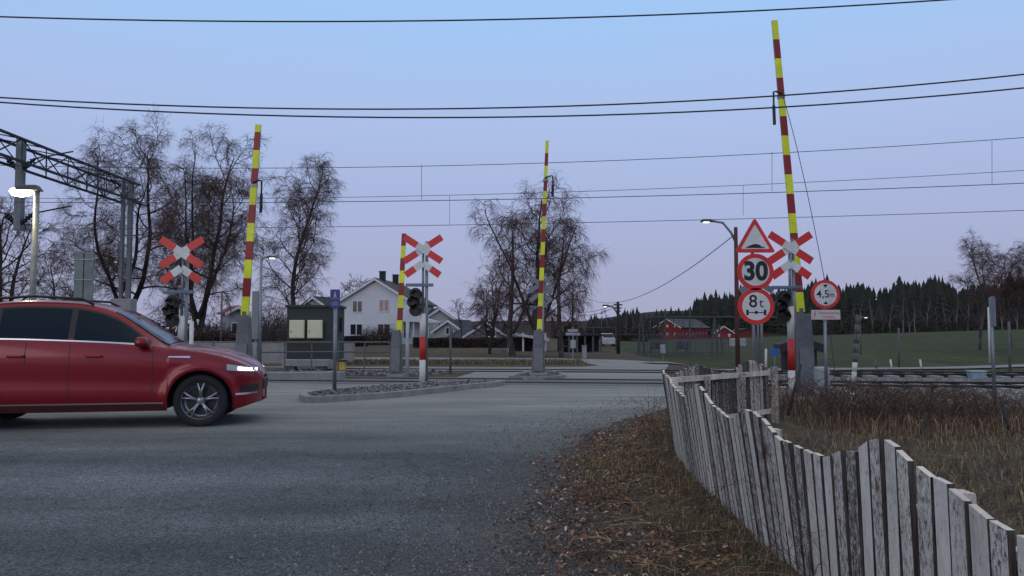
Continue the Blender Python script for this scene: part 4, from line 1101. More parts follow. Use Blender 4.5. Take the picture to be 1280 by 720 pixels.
def hedge(label, x0, x1, Y, h, n, m, seed, depth=1.2, sz=.12):
    rg = random.Random(seed); mb = MB(); 
    for k in range(n):
        x = rg.uniform(x0, x1); y = rg.uniform(0, depth); hh = h*(1+.05*math.sin(x*2.1)); z = hh*(1-rg.random()**1.8); s_ = rg.uniform(.5, 1)*sz
        a = Vector((rg.gauss(0, 1), rg.gauss(0, 1), rg.gauss(0, 1))).normalized(); b = a.orthogonal().normalized(); c = Vector((x, Y+y, z))
        mb.poly([c+a*s_, c+b*s_*.5, c-a*s_, c-b*s_*.5])
    for k in range(int((x1-x0)*6)):
        x = rg.uniform(x0, x1); mb.tube([(x, Y+depth/2, 0), (x+rg.gauss(0, .1), Y+depth/2, h)], .02, 3)
    return tag(obj('hedge', mb, m), label, 'hedge')
M_hedge = mat('hedge_brown', (.04, .026, .022), .9, var=.35, scale=2)
def hx(px, Y): return (px-640)/1000*Y
hedge('dark brown clipped hedge in front of the white house', hx(429, 72), hx(458, 72), 72, at(440, 421, 72).z, 5000, M_hedge, 71)
hedge('long brown hedge in front of the garages', hx(516, 66), hx(634, 66), 66, at(560, 423, 66).z, 14000, M_hedge, 72)
hedge('low dark hedge left of the hut behind the railing', hx(232, 44), hx(300, 44), 44, at(300, 424, 44).z+.2, 9000, M_hedge, 73)
# ------------------------------------------------------------------ forest
rg = random.Random(80); mb = MB()
M_con = [mat('conifer', (.022, .031, .024), .95, var=.3), mat('conifer_b', (.036, .036, .028), .95, var=.3)]
def conifer(mb, x, y, z, h, w, rg, mi):
    n = 8
    for k in range(n):
        t = k/n; zz = z+h*(.08+.92*t); r = w*(1-t)**.65*rg.uniform(.75, 1.2)+.1; m_ = 6; a0 = rg.uniform(0, 6); b = len(mb.v); hh = h/n*1.75
        mb.v.append((x, y, zz+hh))
        for i in range(m_*2):
            a = a0+PI*i/m_; rr = r*(rg.uniform(.85, 1.2) if i % 2 else .5); mb.v.append((x+rr*math.cos(a), y+rr*math.sin(a), zz-(.12*h/n if i % 2 else -.1*h/n)*2))
        for i in range(m_*2): mb.f.append((b, b+1+i, b+1+(i+1) % (m_*2))); mb.m.append(mi)
for k in range(2300):
    Y = 272+rg.random()**1.2*110; px = rg.uniform(735, 1500) if rg.random() < .94 else rg.uniform(735, 870); X = hx(px, Y)
    if X < 66+max(0, (290-Y))*1.3 and Y < 296: continue
    h = (10.4+1.6*math.sin(px*.05+Y*.02)+1.1*math.sin(px*.13)+rg.gauss(0, 1.3))*(.62+.38*ss((px-735)/150)); conifer(mb, X, Y, gz(X, Y)-.5, h, h*rg.uniform(.17, .27), rg, rg.choice((0, 0, 1)))
tag(obj('spruce_forest', mb, M_con), 'dark spruce forest covering the hill behind the fields', 'forest', kind='stuff')
# leafless edge of the wood: pale-stemmed trees
a_, b__ = tree_mesh(seed=91, H=11, spread=2.6, stems=2, fork=.2, limbs=9, dens=.4, r0=.2, up=1.0, lower=.3, twr=5, droop=.2)
PT = thing('woodland_tree', 'first of the pale-stemmed bare trees along the forest edge, behind the leaning pole', 'tree', (0, 0, 0), 0, 'pale-stemmed bare trees along the forest edge')
obj('trunk', a_, mat('pale_trunk', (.16, .14, .14), .9), PT); obj('crown', b__, mat('far_twigs', (.05, .036, .036), .9), PT)
k = 0
ptl = [1052, 1066, 1074, 1090, 1103, 1112, 1128, 1136, 1143, 1158, 1170, 1182, 1196, 1209, 1236, 1252, 1271, 1010, 1030]
for i, px in enumerate(ptl):
    Y = 262-(i*37 % 9); X = hx(px, Y)
    o = PT if i == 0 else dup(PT, None)
    o['label'] = 'pale-stemmed bare tree among the row at the foot of the dark forest'
    o.location = (X, Y, gz(X, Y)); o.rotation_euler = (0, 0, i*1.7); s_ = .75+.35*((i*53) % 10)/10; o.scale = (s_, s_, s_)
ptl2 = [700, 712, 722, 733, 742, 751, 760, 768, 782, 793, 804, 812]
for i, px in enumerate(ptl2):
    Y = 190+(i*37 % 29); X = hx(px, Y); o = dup(PT, None, 'bare greyish tree in the low wood beyond the junction', (X, Y, gz(X, Y)), i*2.1, (.5+.25*((i*53) % 10)/10), 'bare trees of the low wood beyond the junction')
def far_scrub(label, x0, x1, Y, h, n, seed, m, sz=.5):
    rg = random.Random(seed); mb = MB()
    for k in range(n):
        px = rg.uniform(x0, x1); X = hx(px, Y); z0 = gz(X, Y); hh = h*(.7+.3*math.sin(px*.23)+.15*math.sin(px*.71)); c = Vector((X, Y+rg.uniform(0, 8), z0+hh*(1-rg.random()**1.4)))
        a = Vector((rg.gauss(0, .6), rg.gauss(0, .6), rg.gauss(0, 1.4))).normalized(); b = a.orthogonal().normalized(); s_ = sz*rg.uniform(.4, 1)
        mb.poly([c+a*s_, c+b*s_*.35, c-a*s_, c-b*s_*.35])
    return tag(obj('scrub', mb, m), label, 'scrub', kind='stuff')
far_scrub('dark low scrub beyond the junction and the timber stack', 690, 830, 175, 4.2, 5000, 95, M_hedge)
far_scrub('dark scrub at the foot of the forest', 985, 1400, 256, 5.0, 8000, 96, mat('scrub_dark', (.03, .024, .02), .95), .7)
far_scrub('scrub line behind the houses', -60, 640, 150, 2.6, 9000, 97, M_hedge, .5)
# birch saplings/white marker posts on the field path
for px, yb, yt, lab in ((1094, 452, 443, 'short dark leaning marker beside the field path'), (1113, 452, 443, 'white marker post at the middle of the field path'), (1150, 452, 444, 'white marker post farther right along the field path')):
    Y = 35.4; b_ = base_at(px, Y); simple_post('marker_post', lab, 'post', b_, Vector((-.06, 0, .45)), .04, .04, M_wood if px == 1094 else M_postw)
for px, yt, Y, m, lab in ((1122, 410, 38, M_wood, 'thin dark wooden pole standing in the field'), (956, 436, 33, M_postw, 'short white post in the field left of the tall boom'), (1260, 402, 30, M_wood, 'thin pole at the right edge near the field path'), (1235, 384, 44, M_postw, 'thin pale birch stem behind the lineside sign')):
    b_ = base_at(px, Y); simple_post('field_pole', lab, 'pole', b_, Vector((0.02, 0, at(px, yt, Y).z-b_.z)), .05, .045, m)

# ------------------------------------------------------------------ buildings
def house(label, px, Y, w, dep, eave, ridge, wallm, roofm, rz=0, windows=(), chim=(), name='house', trim=M_trim, over=.35, cat='house', axis_front=True, z=None, side_windows=()):
    """gable facing -Y; w across, dep away"""
    c = base_at(px, Y); 
    if z is not None: c.z = z
    T = thing(name, label, cat, c, rz)
    mb = MB(); mb.prism([(-w/2, -.3), (w/2, -.3), (w/2, eave), (0, ridge), (-w/2, eave)], 0, dep); wl = obj('wall', mb, wallm, T)
    sl = (ridge-eave)/(w/2)
    mb = MB(); th = .16; ex = w/2+over
    for s_ in (-1, 1):
        P = [(0, ridge+.02), (s_*ex, ridge+.02-sl*ex), (s_*ex, ridge+.02+th-sl*ex), (0, ridge+.02+th)]
        if s_ > 0: P = P[::-1]
        mb.prism(P[::-1], -over, dep+over)
    rf = obj('roof', mb, roofm, T)
    mb = MB()
    for s_ in (-1, 1):
        P = [(0, ridge-.14), (s_*ex, ridge-.14-sl*ex), (s_*ex, ridge+.12-sl*ex), (0, ridge+.12)]
        mb.prism(P, -over-.05, -over-.004)
    obj('bargeboards', mb, trim, rf)
    for (cx, cy, ch) in chim:
        mb = MB(); mb.box((cx, cy, ridge+.1), (.6, .6, ch*2)); mb.box((cx, cy, ridge+.1+ch), (.7, .7, .1)); obj('chimney', mb, mat('chimney_dark', (.02, .02, .025), .8), rf)
    for (wx, wz, ww, wh, kind) in windows:
        fr = MB(); t = .09
        for (a, b, c_, d_) in ((wx-ww/2-t, wx+ww/2+t, wz+wh/2, wz+wh/2+t), (wx-ww/2-t, wx+ww/2+t, wz-wh/2-t, wz-wh/2), (wx-ww/2-t, wx-ww/2, wz-wh/2, wz+wh/2), (wx+ww/2, wx+ww/2+t, wz-wh/2, wz+wh/2), (wx-t*.6, wx+t*.6, wz-wh/2, wz+wh/2)):
            fr.prism([(a, c_), (b, c_), (b, d_), (a, d_)], -.07, -.002)
        f = obj('window', fr, trim, T)
        gl = MB(); gl.prism([(wx-ww/2, wz-wh/2), (wx+ww/2, wz-wh/2), (wx+ww/2, wz+wh/2), (wx-ww/2, wz+wh/2)], -.03, -.004); obj('pane', gl, kind, f)
    return T
M_skyrefl = mat('pane_sky_reflection', (.3, .2, .2), .25, emit=(.9, .5, .45), estr=.05)  # pink evening sky reflection put into the pane's colour and faint emission
Yh = 88
k_ = Yh/1000
H1 = house('white two-storey gabled house with two dark chimneys and paired windows', 469, Yh, 8.2, 12, at(469, 377, Yh).z, at(469, 349, Yh).z, M_white_wall, M_roof, rz=R(-6),
      windows=[(-2.0, at(0, 383, Yh).z, 1.0, 1.15, M_glass), (1.0, at(0, 382, Yh).z, 1.0, 1.2, M_skyrefl), (-2.1, at(0, 412, Yh).z, 1.3, 1.15, M_glass), (1.0, at(0, 412, Yh).z, 1.3, 1.15, M_glass)],
      chim=((.2, 2.2, .9), (.35, 7.5, .9)), over=.45)
# side extension of white house: porch with columns
T = thing('porch', 'white columned veranda with a pale canopy on the right side of the white house', 'porch', base_at(522, 84))
mb = MB(); zz = at(522, 395, 84).z; mb.prism([(-1.9, zz-.55), (2.1, zz-.75), (2.1, zz-.55), (-1.9, zz+.55)], -1.2, 3); obj('canopy', mb, M_trim, T)
mb = MB(); mb.box((-.5, 1.9, (zz-.6)/2), (2.8, 2.0, zz-.6)); pw = obj('wall', mb, M_white_wall, T)
mb = MB(); mb.box((-1.2, .86, 1.5), (.6, .06, 1.6)); obj('window', mb, M_glass, pw)
for xx in (-.3, .5, 1.2, 1.9):
    mb = MB(); mb.box((xx, -.9, (zz-.6)/2), (.14, .14, zz-.6)); obj('column', mb, M_trim, T)
house('cream gabled house with white bargeboards behind the crossbuck post', 549, 92, 3.8, 9, at(0, 400, 92).z, at(0, 386, 92).z, mat('cream_wall', (.42, .4, .38), .7, var=.06), M_roof, rz=R(12), windows=[(.2, 2.0, .6, .9, M_glass)])
house('cream garage with dark brown roof right of the veranda', 561, 82, 3.0, 7, at(0, 413, 82).z, at(0, 401, 82).z, mat('cream_wall', (.42, .4, .38), .7, var=.06), M_roofd, rz=R(-14), windows=[(0.1, 1.4, .7, .6, M_glass)], name='garage', cat='garage')
house('low garage with steep dark roof left of the middle birches', 606, 76, 5.0, 8, at(0, 424, 76).z, at(0, 403, 76).z, mat('tan_wall', (.26, .24, .24), .7, var=.08), M_roofd, rz=R(14), windows=[(.6, 1.2, .8, .6, M_glass)], name='garage', cat='garage')
T = thing('carport', 'low dark carport with a slanting white roof edge behind the middle birches', 'carport', base_at(652, 54))
z0, z1 = at(0, 415, 54).z, at(0, 424, 54).z
mb = MB(); mb.prism([(-1.0, z0-.14), (1.9, z1-.14), (1.9, z1+.04), (-1.0, z0+.04)], -.3, 3); obj('roof', mb, M_trim, T)
for xx in (-.85, .1, 1.6):
    mb = MB(); mb.box((xx, -.1, .6), (.12, .12, 1.3)); obj('post', mb, M_trim, T)
mb = MB(); mb.box((.45, 2.2, .45), (2.6, .1, 1.0)); obj('back_wall', mb, mat('hut_dark', (.025, .022, .022), .9), T)
house('distant grey gabled house seen through the slim birch', 393, 96, 6.5, 9, at(0, 392, 96).z, at(0, 372, 96).z, mat('pale_grey_wall', (.3, .3, .31), .7, var=.06), M_roofd, rz=R(-22), windows=[(-.8, 4.2, .9, 1.1, M_glass), (1, 1.8, 1.1, 1.1, M_glass)])
house('small pale shed with red roof left of the left boom', 297, 70, 1.5, 3, at(0, 390, 70).z, at(0, 384, 70).z, mat('pale_grey_wall', (.3, .3, .31), .7, var=.06), mat('roof_red', (.22, .035, .03), .7), rz=R(30), windows=[(0, 1.6, .9, .9, M_glass)])
# red farm
M_barn = mat('barn_red', (.2, .016, .016), .8, var=.15, scale=1.5)
Yb = 255; s1 = Yb/1000
zb0 = at(855, 424, Yb).z; ze = at(0, 409, Yb).z-zb0; zr = at(0, 399, Yb).z-zb0
wins = [(x, z, .5, .6, mat('pane_dull', (.3, .28, .28), .5)) for z in (1.6, 4.2) for x in (-2.6, 0, 2.6)]
BARN = house('large red farm building with white-edged gable and long grey roof', 834, Yb, 9.4, 18, ze, zr, M_barn, mat('roof_grey', (.05, .055, .06), .8), rz=R(-42), windows=wins, name='barn', cat='barn', z=zb0, over=.5)
mb = MB()
for i in range(8):
    for z in (1.9, 4.0): mb.box((4.74, 1.6+i*2.1, z), (.08, .5, .5))
for i in range(8):
    for z in (1.9, 4.0): mb.box((-4.74, 1.6+i*2.1, z), (.08, .5, .5))
obj('side_windows', mb, MATS['pane_dull'], BARN)
Yb2 = 240; zb0 = at(906, 425, Yb2).z
house('small red barn with white-edged gable right of the large one', 905, Yb2, 6.2, 9, at(0, 417, Yb2).z-zb0, at(0, 408, Yb2).z-zb0, M_barn, mat('roof_grey', (.05, .055, .06), .8), rz=R(-10), windows=[(-1.4, 1.4, .6, .7, M_white_sign), (1.4, 1.4, .6, .7, M_white_sign)], name='barn', cat='barn', z=zb0)
Yb3 = 252; zb0 = at(935, 423, Yb3).z
house('long low dark red outbuilding behind the brown lamp pole', 934, Yb3, 12, 8, at(0, 416, Yb3).z-zb0, at(0, 411, Yb3).z-zb0, mat('barn_dark', (.14, .02, .02), .8), M_roofd, rz=0, name='outbuilding', cat='barn', z=zb0, trim=M_roofd)
# dark open timber hut behind right boom
Y = 30; c = base_at(1000, Y)
house('small dark timber hut behind the tallest boom', 1000, 30, 1.15, .8, at(0, 434, 30).z-c.z, at(0, 427, 30).z-c.z, mat('hut_dark', (.025, .022, .022), .9), M_roofd, rz=R(-8), name='hut', cat='hut', trim=M_roofd, over=.22)
# ------------------------------------------------------------------ equipment hut with two cream boxes
Y = 27.5; xl, xr = at(362, 400, Y).x, at(412, 400, Y).x; zt = at(0, 383.5, Y).z
T = thing('relay_hut', 'dark green windowless relay hut with flat roof and two cream boxes', 'hut', ((xl+xr)/2, Y, 0), R(5))
M_hut = mat('hut_green', (.028, .036, .034), .7, var=.15, scale=3)
w = xr-xl+.1
mb = MB(); mb.box((.1, .9, (zt+.35)/2), (w+.25, 1.8, zt-.35)); bd = obj('body', mb, M_hut, T)
mb = MB(); mb.box((.1, .9, zt+.02), (w+.38, 1.95, .09)); obj('roof', mb, mat('hut_roof', (.02, .024, .024), .6), T, bevel=.01)
mb = MB(); mb.box((.1, .7, .2), (w+.2, 1.6, .32)); obj('plinth', mb, M_concrete, T)
mb = MB(); mb.box((w/2+.26, .6, zt*.72), (.1, .35, .5)); obj('ventilator', mb, M_black, T)
M_cream = mat('cream_box', (.62, .62, .44), .5, var=.05)
for px in (372.5, 394.5):
    xx = at(px, 412, Y).x-(xl+xr)/2; zc_ = at(px, 411.5, Y).z
    mb = MB(); mb.box((xx, -.12, zc_), (.5, .2, .62)); bx_ = obj('cream_box', mb, M_cream, T, bevel=.02)
    mb = MB(); mb.box((xx, -.226, zc_), (.44, .012, .55)); dr = obj('door', mb, M_cream, bx_, bevel=.005)
    mb = MB(); mb.box((xx-.18, -.24, zc_-.08), (.02, .02, .07)); obj('handle', mb, M_black, dr)
# concrete bench in front of hut, yellow grit box
T = thing('concrete_slab', 'low pale concrete slab lying before the relay hut', 'slab', (at(383, 455, 26.6).x, 26.6, 0)); mb = MB(); mb.box((0, 0, .28), (1.5, .5, .22)); obj('slab', mb, M_concrete, T, bevel=.02)
mb = MB(); mb.box((-.5, 0, .085), (.3, .4, .17)); mb.box((.5, 0, .085), (.3, .4, .17)); obj('feet', mb, M_wood, T)
T = thing('grit_box', 'small yellow box on the ground right of the relay hut', 'box', (at(425, 458, 26.8).x, 26.8, 0)); mb = MB(); mb.box((0, 0, .17), (.36, .3, .3), top=(.9, .9)); obj('box', mb, mat('grit_yellow', (.5, .36, .04), .6), T, bevel=.02)
mb = MB(); mb.box((.05, 0, .345), (.34, .32, .05)); obj('lid', mb, M_black, T, bevel=.01)
# railing
Yr = 25.6
def railing(label, px0, px1, Ya, Yb, n):
    a = at(px0, 440, Ya); b = at(px1, 440, Yb); a.z = b.z = 0
    T = thing('railing', label, 'railing', a); d = b-a; M_r = mat('railing_grey', (.13, .13, .125), .6, .3)
    mb = MB()
    for h in (.98, .68): mb.tube([(0, 0, h), (d.x, d.y, h)], .028, 6)
    obj('rails', mb, M_r, T)
    for i in range(n+1):
        q = d*(i/n); mb = MB(); mb.tube([(q.x, q.y, -.05), (q.x, q.y, 1.0)], .025, 6); obj('post', mb, M_r, T)
railing('low grey metal railing running in front of the relay hut', 322, 488, 24.6, 25.4, 5)
railing('grey metal railing behind the left crossbuck and the red car', 170, 300, 26.5, 25.5, 4)
# low long platform wall behind (grey horizontal)
T = tag(obj('platform_edge', (lambda m_: (m_.box((-11.6, 33.5, .42), (10.0, .4, .9)), m_)[1])(MB()), M_concrete, bevel=.03), 'long low grey concrete wall behind the left railing', 'wall')
# white post behind the car at x=240
p = base_at(240, 24); simple_post('plain_post', 'short white post just right of the left crossbuck', 'post', p, Vector((0, 0, at(240, 402, 24).z)), .06, .06, M_postw)
simple_post('wooden_pole', 'thin dark pole behind the reddish shrub', 'pole', base_at(277, 44), Vector((0, 0, at(277, 365, 44).z)), .06, .05, M_wood)

# ------------------------------------------------------------------ junction furniture
Y = 39
T = thing('direction_sign', 'small grey double direction sign on a thin pole before the timber stack', 'sign', base_at(716, Y)); z = T.location.z
mb = MB(); mb.tube([(0, 0, -.1), (0, 0, at(0, 408, Y).z-z)], .04, 8); obj('post', mb, M_pole, T)
for yy, w in ((413, .5), (417.5, .7)):
    mb = MB(); mb.box((0, -.05, at(0, yy, Y).z-z), (w, .03, .13)); obj('blade', mb, mat('sign_pale', (.3, .31, .33), .5), T)
mb = MB(); mb.box((0, -.05, at(0, 430, Y).z-z), (.26, .03, .4)); obj('plate', mb, mat('sign_pale', (.3, .31, .33), .5), T)
T = thing('meter_cabinet', 'small pale cabinet at the foot of the timber shed', 'cabinet', base_at(730, 40)); mb = MB(); mb.box((0, 0, .3), (.22, .2, .6)); obj('box', mb, mat('sign_pale', (.3, .31, .33), .5), T, bevel=.02)
mb = MB(); mb.box((0, 0, .62), (.28, .25, .04)); obj('lid', mb, M_pole, T)
T = thing('meter_cabinet', 'small pale cabinet in front of the substation fence', 'cabinet', base_at(828, 46)); mb = MB(); mb.box((0, 0, .65), (.28, .2, .5)); obj('box', mb, mat('sign_pale', (.3, .31, .33), .5), T, bevel=.02)
mb = MB(); mb.tube([(0, 0, 0), (0, 0, .45)], .03, 6); obj('leg', mb, M_pole, T)
for px in (924-6, 924+4):
    Y = 27; b_ = at(px, 428, Y)
Tp = thing('letter_box', 'pair of pale letter boxes behind the brown lamp pole', 'letter box', base_at(921, 27)); zz = at(921, 428, 27).z-Tp.location.z
for s_ in (-.15, .17):
    mb = MB(); mb.box((s_, 0, zz), (.2, .2, .26)); obj('box', mb, mat('sign_pale', (.3, .31, .33), .5), Tp, bevel=.02)
mb = MB(); mb.tube([(0, .05, -.1), (0, .05, zz-.05)], .035, 6); mb.box((0, .0, zz-.15), (.55, .2, .03)); obj('stand', mb, M_wood, Tp)
# timber shed (dark vertical timbers)
Y = 52; T = thing('timber_shed', 'low dark open shed stacked with timber beyond the junction', 'shed', base_at(726, Y)); z = T.location.z; zt = at(0, 419, Y).z-z
mb = MB(); mb.box((0, 1.2, zt), (2.9, 2.6, .12)); obj('roof', mb, M_roofd, T)
mb = MB(); mb.box((0, 2.2, zt/2), (2.8, .1, zt)); obj('back_wall', mb, mat('hut_dark', (.025, .022, .022), .9), T)
for i in range(6):
    mb = MB(); mb.box((-1.3+i*.52, 0, zt/2), (.12, .12, zt)); obj('upright', mb, M_wood, T)
rg = random.Random(5); mb = MB()
for i in range(5):
    for j in range(9): mb.tube([(-1.15+rg.uniform(-.05, .05)+i*.24, .3, .18+j*.2), (-1.15+i*.24, 1.9, .18+j*.2)], .095, 7, rg.randrange(2))
tag(obj('log_stack', mb, [mat('log_end', (.14, .08, .05), .9), M_limb], loc=T.location), 'stacked logs inside the dark open shed', 'logs')
# white van/caravan far
Y = 96; T = thing('parked_van', 'small pale van parked far beyond the timber shed', 'van', base_at(759, Y)); z = T.location.z
mb = MB(); mb.box((0, 0, .62), (1.5, 3.2, .75)); mb.box((0, .3, 1.25), (1.42, 2.4, .6), top=(.86, .85)); bd = obj('body', mb, mat('van_white', (.4, .4, .42), .5), T, bevel=.08)
mb = MB(); mb.box((0, -.86, 1.25), (1.2, .05, .38), M=Matrix.Rotation(R(-14), 3, 'X')); obj('windscreen', mb, M_glass, bd)
for s_ in (-.66, .66):
    for yy in (-1.1, 1.1):
        mb = MB(); mb.tube([(s_-.1, yy, .3), (s_+.1, yy, .3)], .3, 14); obj('wheel', mb, M_black, T)
# substation
def subst():
    Yd = 58
    M_s = mat('substation_wood', (.075, .075, .08), .8)
    T = thing('substation_frame', 'grey portal frame of poles and beams over the electrical substation', 'substation', base_at(840, Yd)); z0 = T.location.z; x0 = T.location.x
    def P(px, py, dy=0): q = at(px, py, Yd+dy); return Vector((q.x-x0, dy, q.z-z0))
    def leg(a, b, r=.065): mb = MB(); mb.tube([a, b], r, 6); obj('pole', mb, M_s, T)
    leg(P(797, 448), P(801, 393)); leg(P(806, 448), P(802, 393)); leg(P(889, 448), P(893, 398)); leg(P(898, 448), P(893, 398)); leg(P(832, 448), P(831.5, 386)); leg(P(863, 448), P(862, 386)); leg(P(990, 445), P(990, 396)); leg(P(905, 447, 5), P(898, 405, 5), .07)
    mb = MB(); mb.box(((P(802, 395)+P(990, 397))/2), ((P(990, 395)-P(802, 395)).x, .08, .1)); obj('beam', mb, M_s, T)
    mb = MB(); mb.box(((P(708, 416)+P(875, 420))/2), ((P(875, 416)-P(708, 416)).x, .08, .06)); mb.tube([P(708, 416), P(708, 446)], .07, 5); obj('beam', mb, M_s, T)
    mb = MB(); mb.box(((P(706, 409, 4)+P(775, 409, 4))/2), ((P(775, 409)-P(706, 409)).x, .1, .08)); mb.tube([P(742, 409, 4), P(742, 446, 4)], .06, 5); mb.tube([P(770, 409, 4), P(770, 446, 4)], .06, 5); obj('beam', mb, M_s, T)
    rg = random.Random(3); mb = MB()
    for k in range(7):
        a = 806+k*12; mb.tube([P(a, 396), P(a+rg.uniform(-2, 2), 420)], .02, 3)
    for k in range(4): mb.tube([P(801, 396+k*1.5), P(890, 398+k*5)], .015, 3)
    obj('busbars', mb, M_wiref, T)
    for cx in (819, 852):
        Tt = thing('transformer', ('left' if cx == 819 else 'right')+' grey transformer on stilts inside the substation', 'transformer', base_at(cx, Yd+1.5), 0, 'transformers in the substation')
        zz = at(0, 431, Yd).z-Tt.location.z
        mb = MB(); mb.box((0, 0, zz), (.85*1.1, .6, .65)); b_ = obj('tank', mb, mat('transformer_grey', (.1, .11, .115), .6), Tt, bevel=.03)
        mb = MB()
        for i in range(6): mb.box((-.38+i*.15, -.36, zz-.02), (.05, .14, .5))
        obj('cooling_fins', mb, M_ped, b_)
        mb = MB()
        for i in range(3): mb.tube([(-.28+i*.28, 0, zz+.3), (-.28+i*.28, 0, zz+.75)], [.07, .04], 8)
        obj('bushings', mb, M_black, b_)
        for s_ in (-.35, .35):
            mb = MB(); mb.tube([(s_, 0, -.1), (s_, 0, zz-.25)], .06, 6); obj('leg', mb, M_ped, Tt)
    F = thing('palisade_fence', 'thin grey palisade fence around the substation', 'fence', base_at(848, 54)); mb = MB(); w0 = at(800, 440, 54).x-F.location.x; w1 = at(915, 440, 54).x-F.location.x; x = w0
    rg = random.Random(6)
    while x < w1:
        mb.box((x, 0, .72), (.05, .03, 1.5+rg.uniform(-.06, .06))); x += .17
    obj('pales', mb, M_s, F)
    for h in (.3, 1.2):
        mb = MB(); mb.box(((w0+w1)/2, .03, h), (w1-w0, .03, .05)); obj('rail', mb, M_s, F)
subst()

# ------------------------------------------------------------------ red car
def lerp_tab(x, tab):
    # smooth (monotone-ish) interpolation of descending/ascending table
    xs_ = [t[0] for t in tab]; ys_ = [t[1] for t in tab]
    if x <= xs_[0]: return ys_[0]
    if x >= xs_[-1]: return ys_[-1]
    for i in range(1, len(xs_)):
        if x <= xs_[i]:
            h = xs_[i]-xs_[i-1]; t = (x-xs_[i-1])/h
            def sl(j):
                if j <= 0: return (ys_[1]-ys_[0])/(xs_[1]-xs_[0])
                if j >= len(xs_)-1: return (ys_[-1]-ys_[-2])/(xs_[-1]-xs_[-2])
                a = (ys_[j]-ys_[j-1])/(xs_[j]-xs_[j-1]); b = (ys_[j+1]-ys_[j])/(xs_[j+1]-xs_[j])
                return 0 if a*b <= 0 else 2*a*b/(a+b)
            m0, m1 = sl(i-1), sl(i)
            return (2*t**3-3*t*t+1)*ys_[i-1]+(t**3-2*t*t+t)*h*m0+(-2*t**3+3*t*t)*ys_[i]+(t**3-t*t)*h*m1
HT = [(-4.08, .95), (-4.06, 1.06), (-3.96, 1.2), (-3.72, 1.5), (-3.45, 1.64), (-2.8, 1.71), (-2.2, 1.75), (-1.7, 1.735), (-1.35, 1.67), (-1.1, 1.57), (-.75, 1.33), (-.5, 1.17), (-.35, 1.12), (0, 1.08), (.30, 1.02), (.52, .93), (.68, .82), (.76, .68)]
BT = [(-4.08, .93), (-4.0, 1.1), (-3.4, 1.2), (-2.5, 1.19), (-1.6, 1.16), (-.7, 1.11), (-.35, 1.07), (0, 1.02), (.30, .95), (.52, .86), (.68, .76), (.76, .64)]
XF, XR_, WR = 0, -3.0, .355
def Hc(x): return lerp_tab(x, HT)
def Bc(x): return min(lerp_tab(x, BT), Hc(x)-.015)
def Wc(x):
    if x > 0.0: return .91*max(.02, 1-((x)/.775)**3.6)**.5
    if x < -3.4: return .91*max(.02, 1-((-x-3.4)/.70)**4)**.5
    return .91
def zbot(x):
    z = .235 if x < .42 else .235+.07*ss((x-.42)/.33)
    for xw in (XF, XR_):
        d = abs(x-xw)
        if d < .42: z = max(z, WR+math.sqrt(.42**2-d*d)*1.0)
    return z
def side_y(x, z):
    W = Wc(x); B = Bc(x); H = Hc(x)
    if z <= B:
        t = (z-.235)/(B-.235)
        y = W*(1-.05*(1-min(1, t/.3))**2-.055*max(0, (t-.55)/.45)**2)
        y += .012*math.exp(-((t-.8)/.05)**2)-.012*math.exp(-((t-.45)/.15)**2)
        # flared arches
        for xw in (XF, XR_):
            d = math.hypot(x-xw, z-WR); y += .025*math.exp(-((d-.45)/.06)**2)*(W/.91)
        return y
    yb = side_y(x, B); yr = W*.70; t = (z-B)/max(.01, H-.05-B); t = min(1, t)
    return yb-.015-(yb-.015-yr)*(t**1.25)
CP = Vector((at(250, 500, 11).x-.17, 11+.87, 0))
CAR = thing('red_car', 'dark red estate car with headlights on passing at the left', 'car', CP, R(11))
M_car = mat('car_paint', (.2, .002, .01), .32, .2, var=.04, coat=.35, spec=.35)
M_cglass = mat('car_glass', (.003, .011, .02), .1, var=.05, spec=.18)
M_chrome = mat('chrome', (.55, .56, .58), .2, .95, var=.05)
M_tyre = mat('tyre', (.014, .014, .015), .85, var=.2)
M_rim = mat('alloy', (.3, .32, .35), .3, .85, var=.1)
M_trimb = mat('black_trim', (.01, .01, .011), .5)
xsn = set()
n = 190
for i in range(n+1): xsn.add(round(-4.08+4.835*i/n, 4))
for xw in (XF, XR_):
    for i in range(33): xsn.add(round(xw-.4201*math.cos(PI*i/32), 4))
for q in (.70, .72, .74, .75, .755, -4.07, -4.075): xsn.add(q)
xsn = sorted(xsn); xx_ = [xsn[0]]
for x in xsn[1:]:
    if x-xx_[-1] > .004: xx_.append(x)
mb = MB(); cols = []
for x in xx_:
    pts = []; zb0, B, H, W = zbot(x), Bc(x), Hc(x), Wc(x)
    for i in range(13):
        z = zb0+(B-zb0)*i/12; pts.append((side_y(x, z), z))
    yb = side_y(x, B)
    for i in range(1, 8):
        t = i/7; z = B+(H-.05-B)*t if H-.05 > B else B+(H-.01-B)*t
        if H-.05 > B: pts.append((side_y(x, z), z))
        else: pts.append((yb-.015-(yb-W*.7)*t, z))
    y1, z1 = pts[-1]
    for i in range(1, 7):
        t = i/6; pts.append((y1*math.cos(t*PI/2), z1+(H-z1)*math.sin(t*PI/2)))
    cols.append(pts)
nr = len(cols[0])
for pts in cols:
    for y, z in pts: mb.v.append((0, 0, 0))
mb.v = []
for x, pts in zip(xx_, cols):
    for y, z in pts: mb.v.append((x, -y, z))
    for y, z in pts[-2::-1]: mb.v.append((x, y, z))
NN = 2*nr-1
for i in range(len(xx_)-1):
    for k in range(NN-1): mb.f.append((i*NN+k, (i+1)*NN+k, (i+1)*NN+k+1, i*NN+k+1)); mb.m.append(0)
mb.f.append(tuple(range(NN-1, -1, -1))); mb.m.append(0); e = (len(xx_)-1)*NN; mb.f.append(tuple(e+k for k in range(NN))); mb.m.append(0)
body = obj('body', mb, M_car, CAR, True)
